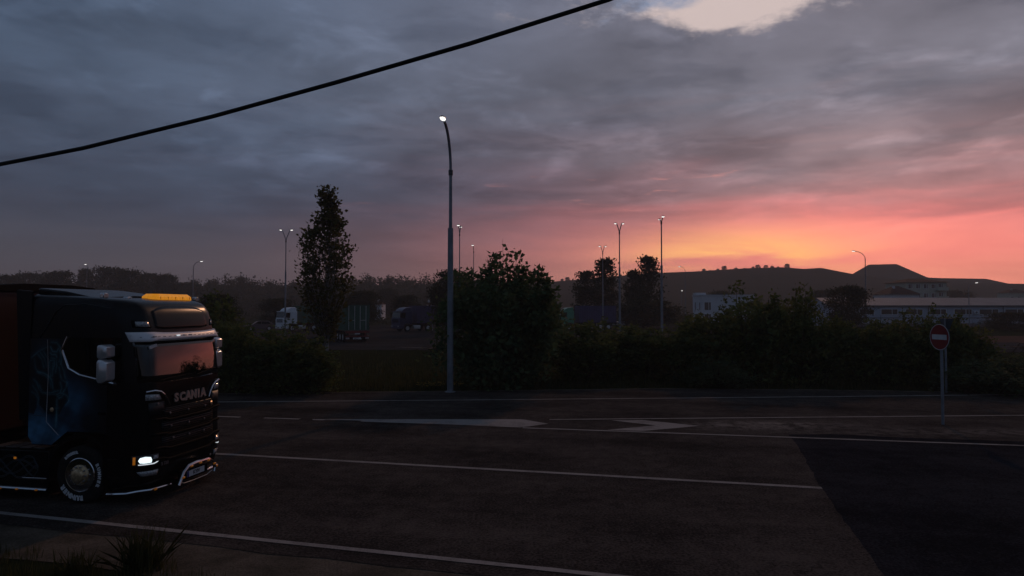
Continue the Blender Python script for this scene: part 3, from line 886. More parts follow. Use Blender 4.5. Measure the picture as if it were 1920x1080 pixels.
# wipers
for y0, y1, z0, z1 in ((-0.85, -0.18, 2.235, 2.275), (0.20, 0.86, 2.255, 2.33)):
    MB().tube([(fx(y, z) + 0.035, y, z) for y, z in ((y0, z0), ((y0 + y1) / 2, (z0 + z1) / 2 + 0.012), (y1, z1))], 0.011, 6).build('wiper', M_blackp, lorry)
# a pale electronic box behind the top of the glass
bx, bz = FRONT(297, 650, 0.02)
bxo = MB().box((fx(bx, 2.9) + 0.028, bx + 0.02, bz), (0.03, 0.20, 0.06), rx=R(12)).build('toll_box', M_plate, lorry, bevel=0.008)
# visor
def vis_lo(y): return 2.985 if abs(y) < 0.86 else 2.985 - 0.02 * ((abs(y) - 0.86) / 0.36)
visor = front_patch('sun_visor', M_visor, lerp_rows(-1.225, 1.225, lambda y: 2.998 if abs(y) < 0.86 else 2.998 - 0.03 * min(1, (abs(y) - 0.86) / 0.2), lambda y: 3.115 + 0.025 * min(1, abs(y) / 0.9) ** 3, 40, 3), 0.075, lorry, 0.03, 60)
for v_ in visor.data.vertices: v_.co.x += 0.06 * (3.13 - v_.co.z) / 0.15 - 0.02
for i in range(16):
    y = -1.12 + i * 0.145
    MB().box((fx(y, 3.05) + 0.091, y, 3.048), (0.006, 0.075, 0.008), rz=0.0).build('visor_slot', M_ink, visor)
for y in (-0.93, -0.31, -0.13, 0.05, 1.05):
    MB().box((fx(y, 3.05) + 0.088, y, 3.055), (0.02, 0.10, 0.022)).build('visor_lamp', M_lens if y != -0.31 else M_drl, visor, bevel=0.006)
# roof panel with its raised scoop, and the two roof lamps
front_patch('roof_scoop', M_black, lerp_rows(-0.78, 0.78, lambda y: 3.18 + 0.30 * max(0, abs(y) - 0.55) ** 1.5, lambda y: 3.62 - 0.10 * (y / 0.78) ** 4, 24, 8), 0.009, lorry, 0.02, 60)
for sy in (-1, 1):
    front_patch('roof_lamp', M_lens, [[(sy * 0.92, 3.235), (sy * 1.12, 3.245)], [(sy * 0.95, 3.33), (sy * 1.12, 3.335)]], 0.014, lorry, 0.02)
    front_patch('roof_lamp_bezel', M_blackp, [[(sy * 0.88, 3.215), (sy * 1.15, 3.225)], [(sy * 0.93, 3.35), (sy * 1.15, 3.355)]], 0.006, lorry, 0.01)
# beacon bar
y0, _ = FRONT(268, 562, -0.85); y1, _ = FRONT(357, 562, -0.85); yc = (y0 + y1) / 2; L = (y1 - y0) / 2 * 0.86
mb = MB()
for (z, k, kx) in ((0.0, 0.93, 0.13), (0.03, 1.0, 0.17), (0.07, 0.985, 0.165), (0.105, 0.86, 0.11)):
    pass
def oct_ring(k, kx, z):
    return [(x, y, z) for x, y in ((kx * .55, -L * k), (kx, -L * k * 0.80), (kx, L * k * 0.80), (kx * .55, L * k), (-kx * .55, L * k), (-kx, L * k * 0.80), (-kx, -L * k * 0.80), (-kx * .55, -L * k))]
rows = [oct_ring(0.95, 0.16, 0.0), oct_ring(1.0, 0.19, 0.04), oct_ring(0.985, 0.185, 0.10), oct_ring(0.86, 0.13, 0.155)]
vs = [p for r in rows for p in r]
fs = [(i * 8 + j, i * 8 + (j + 1) % 8, (i + 1) * 8 + (j + 1) % 8, (i + 1) * 8 + j) for i in range(3) for j in range(8)] + [tuple(range(7, -1, -1)), tuple(range(24, 32))]
mb.xf = Matrix.Translation((-0.86, yc, 3.715)); mb.add(vs, fs)
beacon = mb.build('beacon_bar', M_beacon, lorry, smooth=20, bevel=0.006)
MB().prism([(-0.93, yc - L * .6), (-0.79, yc - L * .6), (-0.79, yc + L * .6), (-0.93, yc + L * .6)], 3.871, 3.88, 'z').build('beacon_lid', M_blackp, beacon)
for k in (-0.8, -0.4, 0.0, 0.4, 0.8):
    MB().box((-0.671, yc + L * k * 0.9, 3.785), (0.006, 0.014, 0.06)).build('beacon_rib', M_amber, beacon)
for k in (-0.55, 0.55): MB().box((-0.86, yc + L * k, 3.70), (0.12, 0.08, 0.06)).build('beacon_foot', M_blackp, beacon)
# roof spot lamps on a low rail
for i, (u, v, x, w) in enumerate(((195, 554, -1.15, 0.13), (239, 561, -0.95, 0.16), (366, 561, -0.95, 0.12))):
    y, z = FRONT(u, v, x)
    t = MB().box((x, y, z), (0.09, w, 0.10), rz=0.15).build('spot_lamp', M_chrome, lorry, bevel=0.02)
    MB().box((x + 0.047, y, z), (0.008, w * 0.8, 0.075)).build('spot_lens', M_lens, t, bevel=0.003)
    MB().cyl((x, y, z - 0.16), (x, y, z - 0.03), 0.018, n=8).build('spot_bracket', M_steel, t)
ya, za = FRONT(190, 556, -1.12); yb, zb = FRONT(262, 562, -0.98)
MB().tube([(-1.14, -0.92, 3.765), (-1.10, -0.2, 3.80), (-1.10, 0.6, 3.79), (-1.12, 0.95, 3.76)], 0.022, 8).build('lamp_rail', M_blackp, lorry)
# rear roof fairing, rising towards the trailer
MB().prism([(-1.35, 3.79), (-1.9, 3.90), (-2.5, 3.97), (-2.52, 3.78), (-1.4, 3.74)], -1.02, 1.02, 'y').build('roof_fairing', M_black, lorry, bevel=0.03)
for sy in (-1, 1):
    side_poly('side_fairing', M_black, [(-2.40, 3.90), (-2.44, 1.5), (-2.62, 1.5), (-2.74, 3.93)], sy * 1.235 - 0.02, lorry, 0.04)
# upper side panel line and roof gutter
MB().tube([(-2.30, -1.243, 2.95), (-2.06, -1.246, 3.25), (-1.90, -1.24, 3.52), (-1.72, -1.228, 3.64), (-1.3, -1.222, 3.66), (-0.75, -1.222, 3.58)], 0.008, 5).build('panel_seam', M_ink, lorry)
# ---- flank: window, chrome trim, door
win = [(-1.63, 3.04), (-1.72, 2.80), (-1.57, 2.50), (-1.36, 2.385), (-0.52, 2.21), (-0.50, 3.04)]
side_poly('side_window', M_glass, win, -1.254, lorry, 0.02)
trim = [(-1.615, 3.06), (-1.735, 2.81), (-1.59, 2.475), (-1.345, 2.355), (-0.95, 2.275), (-0.55, 2.19)]
MB().tube([(x, -1.256, z) for x, z in trim], 0.022, 8).build('window_trim', M_chrome, lorry)
MB().box((-1.18, -1.262, 2.70), (0.05, 0.012, 0.66)).build('window_pillar', M_blackp, lorry)
MB().tube([(x, -1.252, z) for x, z in ((-2.05, 3.0), (-2.02, 2.37), (-2.045, 1.48), (-1.78, 1.24))], 0.006, 5).build('door_seam', M_steel, lorry)
MB().tube([(x, -1.252, z) for x, z in ((-2.43, 1.60), (-2.05, 1.58))], 0.005, 5).build('panel_seam', M_ink, lorry)
hx, hz_ = SIDE(98, 768)
emb = MB().lathe([(0.0, 0.0), (0.035, 0.0), (0.045, 0.008), (0.03, 0.016), (0.0, 0.018)], (hx, -1.252, hz_), 'y', 6)
emb.v = [(x, -1.252 - (y + 1.252), z) for x, y, z in emb.v]
emb.build('flank_badge', M_hubgold, lorry)
MB().box((-0.87, -1.262, 1.66), (0.16, 0.02, 0.05)).build('door_handle', M_blackp, lorry, bevel=0.008)
# mirrors: tall chrome housings on arms
def mirror(sy, x0):
    ym = sy * 1.47
    for (zc, hh, w, t) in ((2.805, 0.25, 0.29, 0.18), (2.46, 0.43, 0.29, 0.19)):
        mb = MB(); rows = []
        for s, kk in ((0.0, 0.86), (0.2, 1.0), (0.55, 0.98), (1.0, 0.74)):
            rows.append([(x0 + (s - .5) * t, ym + kk * w / 2 * a, zc + kk * hh / 2 * b) for a, b in ((-1, -.8), (-.85, -1), (.85, -1), (1, -.8), (1, .8), (.85, 1), (-.85, 1), (-1, .8))])
        vs = [p for r in rows for p in r]
        fs = [(i * 8 + j, i * 8 + (j + 1) % 8, (i + 1) * 8 + (j + 1) % 8, (i + 1) * 8 + j) for i in range(3) for j in range(8)] + [tuple(range(7, -1, -1)), tuple(range(24, 32))]
        mb.add(vs, fs)
        o = mb.build('mirror', M_mirror, lorry, smooth=50, bevel=0.015)
        MB().box((x0 - t / 2 - 0.004, ym, zc), (0.006, w * 0.72, hh * 0.74)).build('mirror_glass', M_glass, o)
    MB().tube([(x0, sy * 1.24, 2.63), (x0, ym - sy * 0.1, 2.66), (x0, ym, 2.68)], 0.03, 8).build('mirror_arm', M_blackp, lorry)
mx, _ = SIDE(199, 690, -1.47)
mirror(-1, mx)
mirror(1, -0.42)
# ---- artwork on the flank: a painted panel, blue mist with a seated cloaked figure and a sword
def artwork():
    x0, x1, z0, z1 = -2.43, -0.78, 1.06, 3.02
    nx, nz = 170, 200
    xs = np.linspace(x0, x1, nx + 1); zs = np.linspace(z0, z1, nz + 1)
    X, Z = np.meshgrid(xs, zs)
    def C(cx, cy):                                   # sketch coordinates to the panel
        return SIDE(40 + cx / 6.0, 640 + cy / 6.0)
    rng = np.random.default_rng(3)
    def fbm(X, Z, s, o=5):
        v = 0; a = 1.0
        for i in range(o):
            ph = rng.uniform(0, 6.28, 6); th = rng.uniform(0, 6.28, 3)
            for q in range(3):
                v = v + a * np.sin((X * math.cos(th[q]) + Z * math.sin(th[q])) * s * (1.8 ** i) + ph[q] + 1.3 * np.sin(X * s * 0.7 + ph[q + 3])) / 3
            a *= 0.62
        return v
    mist = np.clip(0.5 + 0.42 * fbm(X, Z, 5.0), 0, 1.3)
    # mist is thick in the lower corner and thins up and forward
    d = np.clip(1.05 - (X - x0) / 1.45, 0, 1) * np.clip((2.75 - Z) / 1.2, 0, 1) ** 0.8
    low = np.exp(-((Z - 1.30) / 0.32) ** 2) * np.clip(1.15 - (X - x0) / 1.5, 0, 1)
    plume = np.exp(-(((X - x0) - 0.95) / 0.45) ** 2) * np.exp(-((Z - 1.85) / 0.45) ** 2)
    back = np.exp(-(((X - x0) - 0.45) / 0.4) ** 2) * np.exp(-((Z - 2.6) / 0.4) ** 2)
    blue = (0.5 * d + 0.9 * low + 0.45 * plume + 0.35 * back) * mist
    teal = np.zeros_like(X); dark = np.zeros_like(X)
    def inside(pts):
        r = np.zeros(X.shape, bool); n = len(pts)
        for i in range(n):
            (xa, za), (xb, zb) = pts[i], pts[(i + 1) % n]
            c = ((za > Z) != (zb > Z)) & (X < (xb - xa) * (Z - za) / (zb - za + 1e-9) + xa)
            r ^= c
        return r
    def stroke(pts, w, amt):
        nonlocal teal
        P = [C(*p) for p in pts]
        for (xa, za), (xb, zb) in zip(P[:-1], P[1:]):
            dx, dz = xb - xa, zb - za; L2 = dx * dx + dz * dz + 1e-9
            t = np.clip(((X - xa) * dx + (Z - za) * dz) / L2, 0, 1)
            q = np.hypot(X - xa - t * dx, Z - za - t * dz)
            teal = np.maximum(teal, amt * np.exp(-(q / w) ** 2))
    body = [(110, 190), (230, 90), (320, 20), (380, 0), (450, 60), (470, 250), (500, 420), (520, 500), (540, 650), (470, 740), (430, 820), (300, 820), (190, 700), (140, 820), (80, 800), (70, 420), (100, 280)]
    ins = inside([C(*p) for p in body])
    dark[ins] = 0.93
    # cloak folds, hood, beard, sleeves, hands, knee, sword
    for pts, a in (([(120, 180), (200, 110), (300, 60)], .6), ([(340, 10), (400, 15), (440, 70), (455, 180), (445, 260)], .9), ([(330, 60), (350, 110), (400, 120), (420, 80)], .8),
                   ([(330, 130), (345, 150), (390, 150), (400, 180)], 1.0), ([(340, 185), (385, 195)], 1.0), ([(325, 215), (370, 210), (375, 260), (355, 330), (345, 390)], .8), ([(395, 210), (400, 280), (385, 350)], .7),
                   ([(315, 230), (322, 320), (330, 400)], .7), ([(430, 100), (445, 160), (425, 230)], .7), ([(360, 240), (350, 300), (342, 360)], .6),
                   ([(175, 130), (230, 200), (255, 290)], .55), ([(205, 110), (260, 190), (285, 280)], .55), ([(240, 95), (290, 180)], .4), ([(150, 200), (160, 300), (200, 350)], .4),
                   ([(180, 340), (260, 360), (310, 390), (345, 450), (355, 530)], .85), ([(190, 355), (270, 385), (320, 440), (335, 520)], .6), ([(300, 390), (345, 430)], .9),
                   ([(450, 260), (480, 340), (495, 420)], .7), ([(425, 290), (440, 380), (455, 440)], .6), ([(465, 440), (515, 460), (505, 520), (470, 570)], .8), ([(440, 460), (455, 520), (440, 570)], .7),
                   ([(400, 600), (440, 580), (475, 590), (455, 625), (420, 640)], 1.0), ([(410, 620), (450, 600)], .9), ([(480, 590), (525, 620), (535, 670), (500, 720)], .7),
                   ([(140, 425), (175, 460), (200, 540), (240, 580), (330, 580), (420, 555)], .6), ([(130, 500), (175, 560), (195, 640), (185, 710)], .6), ([(120, 570), (160, 590), (185, 640)], .5), ([(200, 490), (230, 550)], .5),
                   ([(240, 570), (300, 600), (390, 590)], .5), ([(400, 655), (402, 740)], .7), ([(385, 752), (415, 752)], .8), ([(400, 752), (395, 860), (388, 960)], 1.1), ([(360, 560), (420, 555)], .5)):
        stroke(pts, 0.0085, a)
        stroke(pts, 0.030, a * 0.38)
    grain = 0.75 + 0.25 * fbm(X, Z, 26.0, 3)
    base = blue ** 1.4 * (1 - dark * 0.92)
    col = np.empty(X.shape + (4,))
    col[..., 0] = 0.004 + 0.055 * base + 0.075 * teal * grain
    col[..., 1] = 0.005 + 0.185 * base + 0.21 * teal * grain
    col[..., 2] = 0.008 + 0.32 * base + 0.25 * teal * grain
    col[..., 3] = 1
    fade = np.clip((X - x0) / 0.03, 0, 1)
    V = np.column_stack([X.ravel(), np.full(X.size, -1.2525), Z.ravel()])
    w = nx + 1
    i, j = np.meshgrid(np.arange(nx), np.arange(nz))
    a = (j * w + i).ravel()
    F = np.column_stack([a, a + 1, a + w + 1, a + w])
    fcx = (V[F[:, 0], 0] + V[F[:, 2], 0]) / 2; fcz = (V[F[:, 0], 2] + V[F[:, 2], 2]) / 2
    keep = np.ones(len(F), bool)
    keep &= ~((fcz < 1.22) & (fcx < -2.44 + (1.22 - fcz) * 0.65)) & ~((fcx > -1.95) & (fcz < 1.04 + (fcx + 1.95) * 0.78) & (fcx < -1.6)) & ~((fcx >= -1.6) & (fcz < 1.31))
    keep &= np.hypot(fcx + 1.33, fcz - 0.53) > 0.76
    wp = [(x, z) for x, z in trim] + [(-0.5, 3.06)]
    X, Z = fcx, fcz
    keep &= ~inside(wp) & ~((fcz > 2.2 - (fcx + 0.95) * 0.2) & (fcx > -0.98)) & ~((fcx > -1.6) & (fcz > 3.0))
    F = F[keep]
    M = bpy.data.materials.new('flank_artwork'); M.use_nodes = True
    b = M.node_tree.nodes['Principled BSDF']; at = M.node_tree.nodes.new('ShaderNodeAttribute'); at.attribute_name = 'paint'
    M.node_tree.links.new(at.outputs['Color'], b.inputs['Base Color']); b.inputs['Roughness'].default_value = 0.3; b.inputs['Specular IOR Level'].default_value = 0.35
    me = np_mesh('flank_artwork', V, F, M)
    ca = me.color_attributes.new('paint', 'FLOAT_COLOR', 'POINT')
    ca.data.foreach_set('color', col.reshape(-1, 4)[:len(me.vertices)].astype(np.float32).ravel())
    o = link_mesh('flank_artwork', me, lorry)
    o['label'] = 'painted blue mist with a seated cloaked figure and a sword'
artwork()
# ---- lettering
def text_mesh(body, size, bold=0.0, extrude=0.01):
    c = bpy.data.curves.new('txt', 'FONT'); c.body = body; c.size = size; c.extrude = extrude; c.offset = bold
    c.align_x = 'CENTER'; c.align_y = 'CENTER'; c.resolution_u = 3
    o = bpy.data.objects.new('txt', c); COL.objects.link(o)
    dg = bpy.context.evaluated_depsgraph_get()
    me = bpy.data.meshes.new_from_object(o.evaluated_get(dg))
    bpy.data.objects.remove(o); bpy.data.curves.remove(c)
    return me
def text_obj(name, body, size, mat, parent, fn, bold=0.0, extrude=0.01, sx=1.0):
    """fn maps (right, up, out) of the text to the parent's frame"""
    me = text_mesh(body, size, bold, extrude)
    for v in me.vertices: v.co = fn(v.co.x * sx, v.co.y, v.co.z)
    me.materials.clear(); me.materials.append(mat); me.name = name
    return link_mesh(name, me, parent)
for i, ch in enumerate('SCANIA'):
    yc_ = -0.43 + i * 0.170 - (0.028 if i == 5 else 0) - (0.0 if i < 4 else -0.0)
    if ch == 'I': yc_ += -0.018
    text_obj('front_letter', ch, 0.215, M_badge, lorry, lambda a, b, c, y=yc_: (fx(y + a, 1.86) + 0.03 + c, y + a, 1.86 + b), 0.010 if ch in 'SC' else 0.017, 0.012, 1.05)
yv, zv = FRONT(309, 868, 0.0)
text_obj('model_lettering', 'S 730', 0.085, M_steel, lorry, lambda a, b, c: (fx(yv + a, zv) + 0.022 + c, yv + a, zv + b), 0.003, 0.004)
# ---- front: grille, trims, lamps
grille_zones = [(1.50, 1.70), (1.22, 1.46), (0.96, 1.18)]
for (za, zb) in grille_zones:
    gpn = front_patch('grille_panel', M_ink, lerp_rows(-0.78, 0.78, za, zb, 14, 2), 0.006, lorry, 0.004)
    for q in range(6):
        z = za + (zb - za) * (q + 0.5) / 6
        front_patch('grille_bar', M_blackp, lerp_rows(-0.77, 0.77, z - 0.007, z + 0.007, 14, 1), 0.018, gpn, 0.012)
for z in (1.475, 1.20, 0.94, 0.74):
    front_patch('grille_brow', M_blackp, lerp_rows(-1.02, 1.02, lambda y, z=z: z - 0.022 + 0.045 * max(0, min(1, (abs(y) - .62) / .12)), lambda y, z=z: z + 0.022 + 0.045 * max(0, min(1, (abs(y) - .62) / .12)), 26, 2), 0.05, lorry, 0.045)
for u, v in ((299, 757), (320, 774), (353, 767), (385, 760), (322, 798), (354, 791), (383, 784), (325, 820), (354, 813), (382, 806), (401, 738)):
    y, z = FRONT(u, v, 0.02)
    MB().lathe([(0.024, 0.0), (0.022, 0.014), (0.0, 0.02)], (fx(y, z) + 0.02, y, z), 'x', 10).build('grille_lamp', M_steel, lorry)
for sy in (-1, 1):
    # bright brow that curls down beside the badge panel
    path = [(1.10, 2.045), (0.98, 2.06), (0.84, 2.03), (0.74, 1.96), (0.66, 1.86), (0.60, 1.75)]
    MB().tube([(fx(sy * y, z) + 0.03, sy * y, z) for y, z in path], [0.022, 0.024, 0.02, 0.018, 0.015, 0.012], 8).build('brow_trim', M_chrome, lorry)
    front_patch('upper_lamp', M_lens, [[(sy * 0.80, 1.88), (sy * 1.10, 1.89)], [(sy * 0.86, 1.985), (sy * 1.10, 2.00)]], 0.018, lorry, 0.015)
    front_patch('air_intake', M_ink, lerp_rows(sy * 0.72, sy * 1.06, 1.60, lambda y: 1.84, 6, 2), 0.008, lorry, 0.006)
    # headlamp
    y_in, y_out = sy * 0.86, sy * 1.215
    hl = front_patch('headlamp', M_ink, lerp_rows(y_in, y_out, 0.70, 0.90, 10, 3), 0.014, lorry, 0.03)
    front_patch('headlamp_lens', M_lens, lerp_rows(sy * 0.88, sy * 0.985, 0.765, 0.875, 5, 2), 0.022, hl, 0.008)
    bright = M_white_lit if sy < 0 else M_lens
    front_patch('headlamp_bulb', bright, [[(sy * 1.02, 0.755), (sy * 1.11, 0.75), (sy * 1.15, 0.76)], [(sy * 1.01, 0.80), (sy * 1.12, 0.80), (sy * 1.165, 0.805)], [(sy * 1.03, 0.855), (sy * 1.10, 0.87), (sy * 1.15, 0.855)]], 0.024, hl, 0.01)
    front_patch('day_strip', M_drl, lerp_rows(sy * 0.875, sy * 1.165, lambda y: 0.722 + 0.03 * max(0, (1.0 - abs(y)) / .13) ** 2, lambda y: 0.738 + 0.03 * max(0, (1.0 - abs(y)) / .13) ** 2, 12, 1), 0.026, hl, 0.01)
    front_patch('indicator', M_amber_lit if sy < 0 else M_amber, [[(sy * 1.185, 0.735), (sy * 1.205, 0.735)], [(sy * 1.185, 0.875), (sy * 1.205, 0.875)]], 0.020, hl, 0.01)
    front_patch('fog_lamp', M_lens, [[(sy * 0.86, 0.50), (sy * 1.12, 0.515)], [(sy * 0.85, 0.60), (sy * 1.17, 0.60)]], 0.016, lorry, 0.015)
    # chrome pipe low along the bumper
    path = [(0.50, 0.235), (0.75, 0.245), (1.00, 0.25), (1.14, 0.25)]
    pts = [(fx(sy * y, 0.36) + 0.05, sy * y, z) for y, z in path] + [(-0.35, sy * 1.255, 0.235), (-0.62, sy * 1.26, 0.215), (-0.74, sy * 1.26, 0.21)]
    pipe = MB().tube(pts, [0.018, 0.024, 0.03, 0.03, 0.03, 0.03, 0.03], 8).build('bumper_pipe', M_chrome, lorry)
    for y in (0.93,): MB().box((fx(sy * y, 0.36) + 0.085, sy * y, 0.25), (0.03, 0.06, 0.04)).build('pipe_lamp', M_amber, pipe, bevel=0.008)
# bull bar round the number plate
loop = [(-0.50, 0.20), (-0.45, 0.27), (-0.36, 0.42), (-0.22, 0.51), (0.0, 0.525), (0.40, 0.515), (0.54, 0.44), (0.64, 0.30), (0.62, 0.21)]
bull = MB().tube([(0.13, y + 0.02, z) for y, z in loop], 0.036, 10).build('bull_bar', M_chrome, lorry)
for y, z in ((-0.16, 0.515), (0.12, 0.52), (0.38, 0.51), (-0.40, 0.35), (0.58, 0.40)):
    MB().box((0.165, y + 0.02, z - 0.02), (0.03, 0.07, 0.035)).build('bar_lamp', M_amber, bull, bevel=0.01)
MB().tube([(0.12, y, z) for y, z in ((-0.42, 0.24), (-0.30, 0.205), (0.0, 0.195), (0.40, 0.20), (0.58, 0.25))], 0.008, 6).build('plate_rod', M_steel, bull)
pl = MB().box((0.085, 0.10, 0.335), (0.012, 0.54, 0.115)).build('number_plate', M_plate, lorry, bevel=0.004)
MB().box((0.0925, -0.145, 0.335), (0.004, 0.05, 0.112)).build('plate_band', M_plate_blue, pl)
text_obj('plate_text', 'KYIV', 0.10, M_ink, pl, lambda a, b, c: (0.0935 + c, 0.115 + a, 0.335 + b), 0.002, 0.002)
MB().box((0.03, 0.10, 0.335), (0.10, 0.8, 0.20)).build('plate_holder', M_blackp, lorry, bevel=0.02)
y, z = FRONT(398, 756, 0.02)
front_patch('crest_badge', M_hubgold, [[(y, z - 0.06), (y + 0.004, z - 0.06)], [(y - 0.03, z), (y + 0.03, z)], [(y - 0.035, z + 0.05), (y + 0.035, z + 0.05)]], 0.02, lorry, 0.01)
y, z = FRONT(397, 852, 0.02)
MB().lathe([(0.02, 0), (0.026, 0.01), (0.0, 0.02)], (fx(y, z) + 0.02, y, z), 'x', 8).build('round_badge', M_steel, lorry)
# steps in front of the wheel
for z in (0.50, 0.82):
    MB().box((-0.62, -1.245, z), (0.26, 0.03, 0.05)).build('step', M_blackp, lorry, bevel=0.01)
# ---- wheels
def wheel(x, sy, parent, r=0.525, steer=0.0, letters=True, w=0.31):
    y_out = sy * 1.235
    t = bpy.data.objects.new('wheel', None); COL.objects.link(t); t.parent = parent
    t.location = (x, y_out, r); t.rotation_euler = (0, 0, steer); t.empty_display_size = 0.1
    k = -sy                                                   # inward direction
    prof = [(0.31, 0.02), (0.33, 0.006), (0.40, -0.004), (0.46, 0.0), (0.50, 0.025), (r, 0.06), (r, w - 0.06), (0.50, w - 0.02), (0.33, w), (0.31, w - 0.02)]
    MB().lathe([(a, b * k) for a, b in prof], (0, 0, 0), 'y', 48).build('tyre', M_rubber, t)
    MB().lathe([(a, b * k) for a, b in [(0.312, 0.0), (0.30, -0.008), (0.285, 0.02), (0.265, 0.07), (0.24, 0.09), (0.20, 0.08), (0.20, 0.12), (0.0, 0.12)]], (0, 0, 0), 'y', 40).build('rim', M_chrome, t)
    MB().lathe([(a, b * k) for a, b in [(0.185, 0.08), (0.185, -0.01), (0.17, -0.03), (0.13, -0.045), (0.115, -0.08), (0.10, -0.09), (0.0, -0.09)]], (0, 0, 0), 'y', 28).build('hub', M_hubgold, t)
    MB().lathe([(a, b * k) for a, b in [(0.252, 0.088), (0.252, 0.072), (0.192, 0.072), (0.192, 0.088)]], (0, 0, 0), 'y', 32).build('rim_shadow', M_ink, t)  # flat black ring: the shade in the rim dish, put in as colour
    for i in range(10):
        a = 2 * math.pi * i / 10
        MB().cyl((0.155 * math.cos(a), -0.02 * k, 0.155 * math.sin(a)), (0.155 * math.cos(a), -0.065 * k, 0.155 * math.sin(a)), 0.017, 0.013, 6).build('wheel_nut', M_steel, t)
        MB().cyl((0.255 * math.cos(a + .3), 0.045 * k, 0.255 * math.sin(a + .3)), (0.255 * math.cos(a + .3), 0.075 * k, 0.255 * math.sin(a + .3)), 0.022, n=8).build('rim_hole', M_ink, t)
    if letters:
        def arc(word, a0, step, size):
            for i, ch in enumerate(word):
                a = R(a0 - step * i)
                me = text_mesh(ch, size, 0.008, 0.003)
                for v in me.vertices:
                    rr = 0.415 + v.co.y * (1 if True else 1); an = a - v.co.x / 0.415
                    v.co = (rr * math.cos(an), -0.010 * k - v.co.z * k, rr * math.sin(an))
                me.materials.clear(); me.materials.append(M_tyre_white)
                link_mesh('tyre_letter', me, t)
        # letters read clockwise, tops outward
        arc('RUNNER', 276, 12.2, 0.115)
        arc('RUNNER', 28, 10.5, 0.075)
        arc('RUNNER', 134, 7.0, 0.055)
    return t
wheel(-1.33, -1, lorry)
wheel(-1.33, 1, lorry, letters=False)
for sy in (-1, 1): wheel(-5.1, sy, lorry, letters=False)
# ---- chassis, deck, side skirt
MB().box((-3.3, 0, 0.80), (5.2, 0.9, 0.26)).build('chassis', M_blackp, lorry)
MB().box((-2.9, 0, 0.955), (1.6, 2.42, 0.03)).build('deck', M_blackp, lorry)
for i in range(4):
    MB().box((-2.25 - i * 0.30, -0.98, 0.975), (0.24, 0.42, 0.012)).build('deck_plate', M_steel, lorry)
MB().prism([(-4.3, 0.94), (-1.98, 0.94), (-1.985, 0.25), (-4.3, 0.25)], -1.245, -1.20, 'y').build('side_skirt', M_black, lorry, bevel=0.015)
MB().prism([(-4.3, 0.94), (-1.98, 0.94), (-1.985, 0.25), (-4.3, 0.25)], 1.20, 1.245, 'y').build('side_skirt', M_black, lorry, bevel=0.015)
for ph, amp in ((0.0, 0.20), (2.1, 0.20), (4.2, 0.20), (1.0, 0.13), (3.1, 0.13)):
    for dz in (-0.012, 0.012):
        pts = [(x, -1.246, 0.63 + dz + amp * math.sin((x + 2.3) * 5.2 + ph) * min(1, (-2.20 - x) / 0.12 + .15)) for x in np.linspace(-4.2, -2.2, 60)]
        MB().tube(pts, 0.004, 4).build('skirt_linework', M_knot, lorry)
MB().box((-2.27, -1.256, 0.43), (0.52, 0.022, 0.03)).build('skirt_strip', M_chrome, lorry, bevel=0.006)
pipe = MB().tube([(-4.3, -1.25, 0.235), (-3.0, -1.25, 0.235), (-2.0, -1.25, 0.225)], 0.032, 8).build('side_pipe', M_chrome, lorry)
for x in (-2.2, -2.62, -2.98, -3.3): MB().box((x, -1.285, 0.225), (0.045, 0.03, 0.03)).build('pipe_lamp', M_amber, pipe, bevel=0.006)
MB().box((-2.70, -1.252, 0.79), (0.05, 0.016, 0.04)).build('side_marker', M_amber_lit, lorry, bevel=0.004)
MB().box((-2.95, -0.6, 0.6), (1.6, 0.9, 0.5)).build('fuel_tank', M_blackp, lorry, bevel=0.08)
MB().cyl((-4.3, 0, 1.0), (-4.3, 0, 1.16), 0.45, n=24).build('fifth_wheel', M_blackp, lorry)
# ---- its trailer
trailer = thing('box_trailer', 'dark red box trailer coupled behind the black lorry', 'trailer', TRUCK_O, TRUCK_A)
MB().box((-9.9, 0, 2.56), (13.2, 2.52, 2.70)).build('trailer_body', M_trailer_red, trailer, bevel=0.04)
MB().prism([(-1.27, 3.92), (1.27, 3.92), (1.22, 4.02), (0.6, 4.07), (-0.6, 4.07), (-1.22, 4.02)], -16.4, -3.26, 'x').build('trailer_roof', M_blackp, trailer)
for y in (-0.4, 0.4): MB().box((-3.29, y, 2.5), (0.02, 0.05, 2.4)).build('front_rib', M_trailer_red, trailer)
MB().box((-9.9, 0, 1.12), (13.1, 1.1, 0.16)).build('trailer_chassis', M_blackp, trailer)
for x in (-12.0, -13.3, -14.6):
    for sy in (-1, 1):
        wheel(x, sy, trailer, letters=False)
MB().box((-7.5, 0.9, 0.6), (0.12, 0.12, 1.1)).build('landing_leg', M_steel, trailer); MB().box((-7.5, -0.9, 0.6), (0.12, 0.12, 1.1)).build('landing_leg', M_steel, trailer)

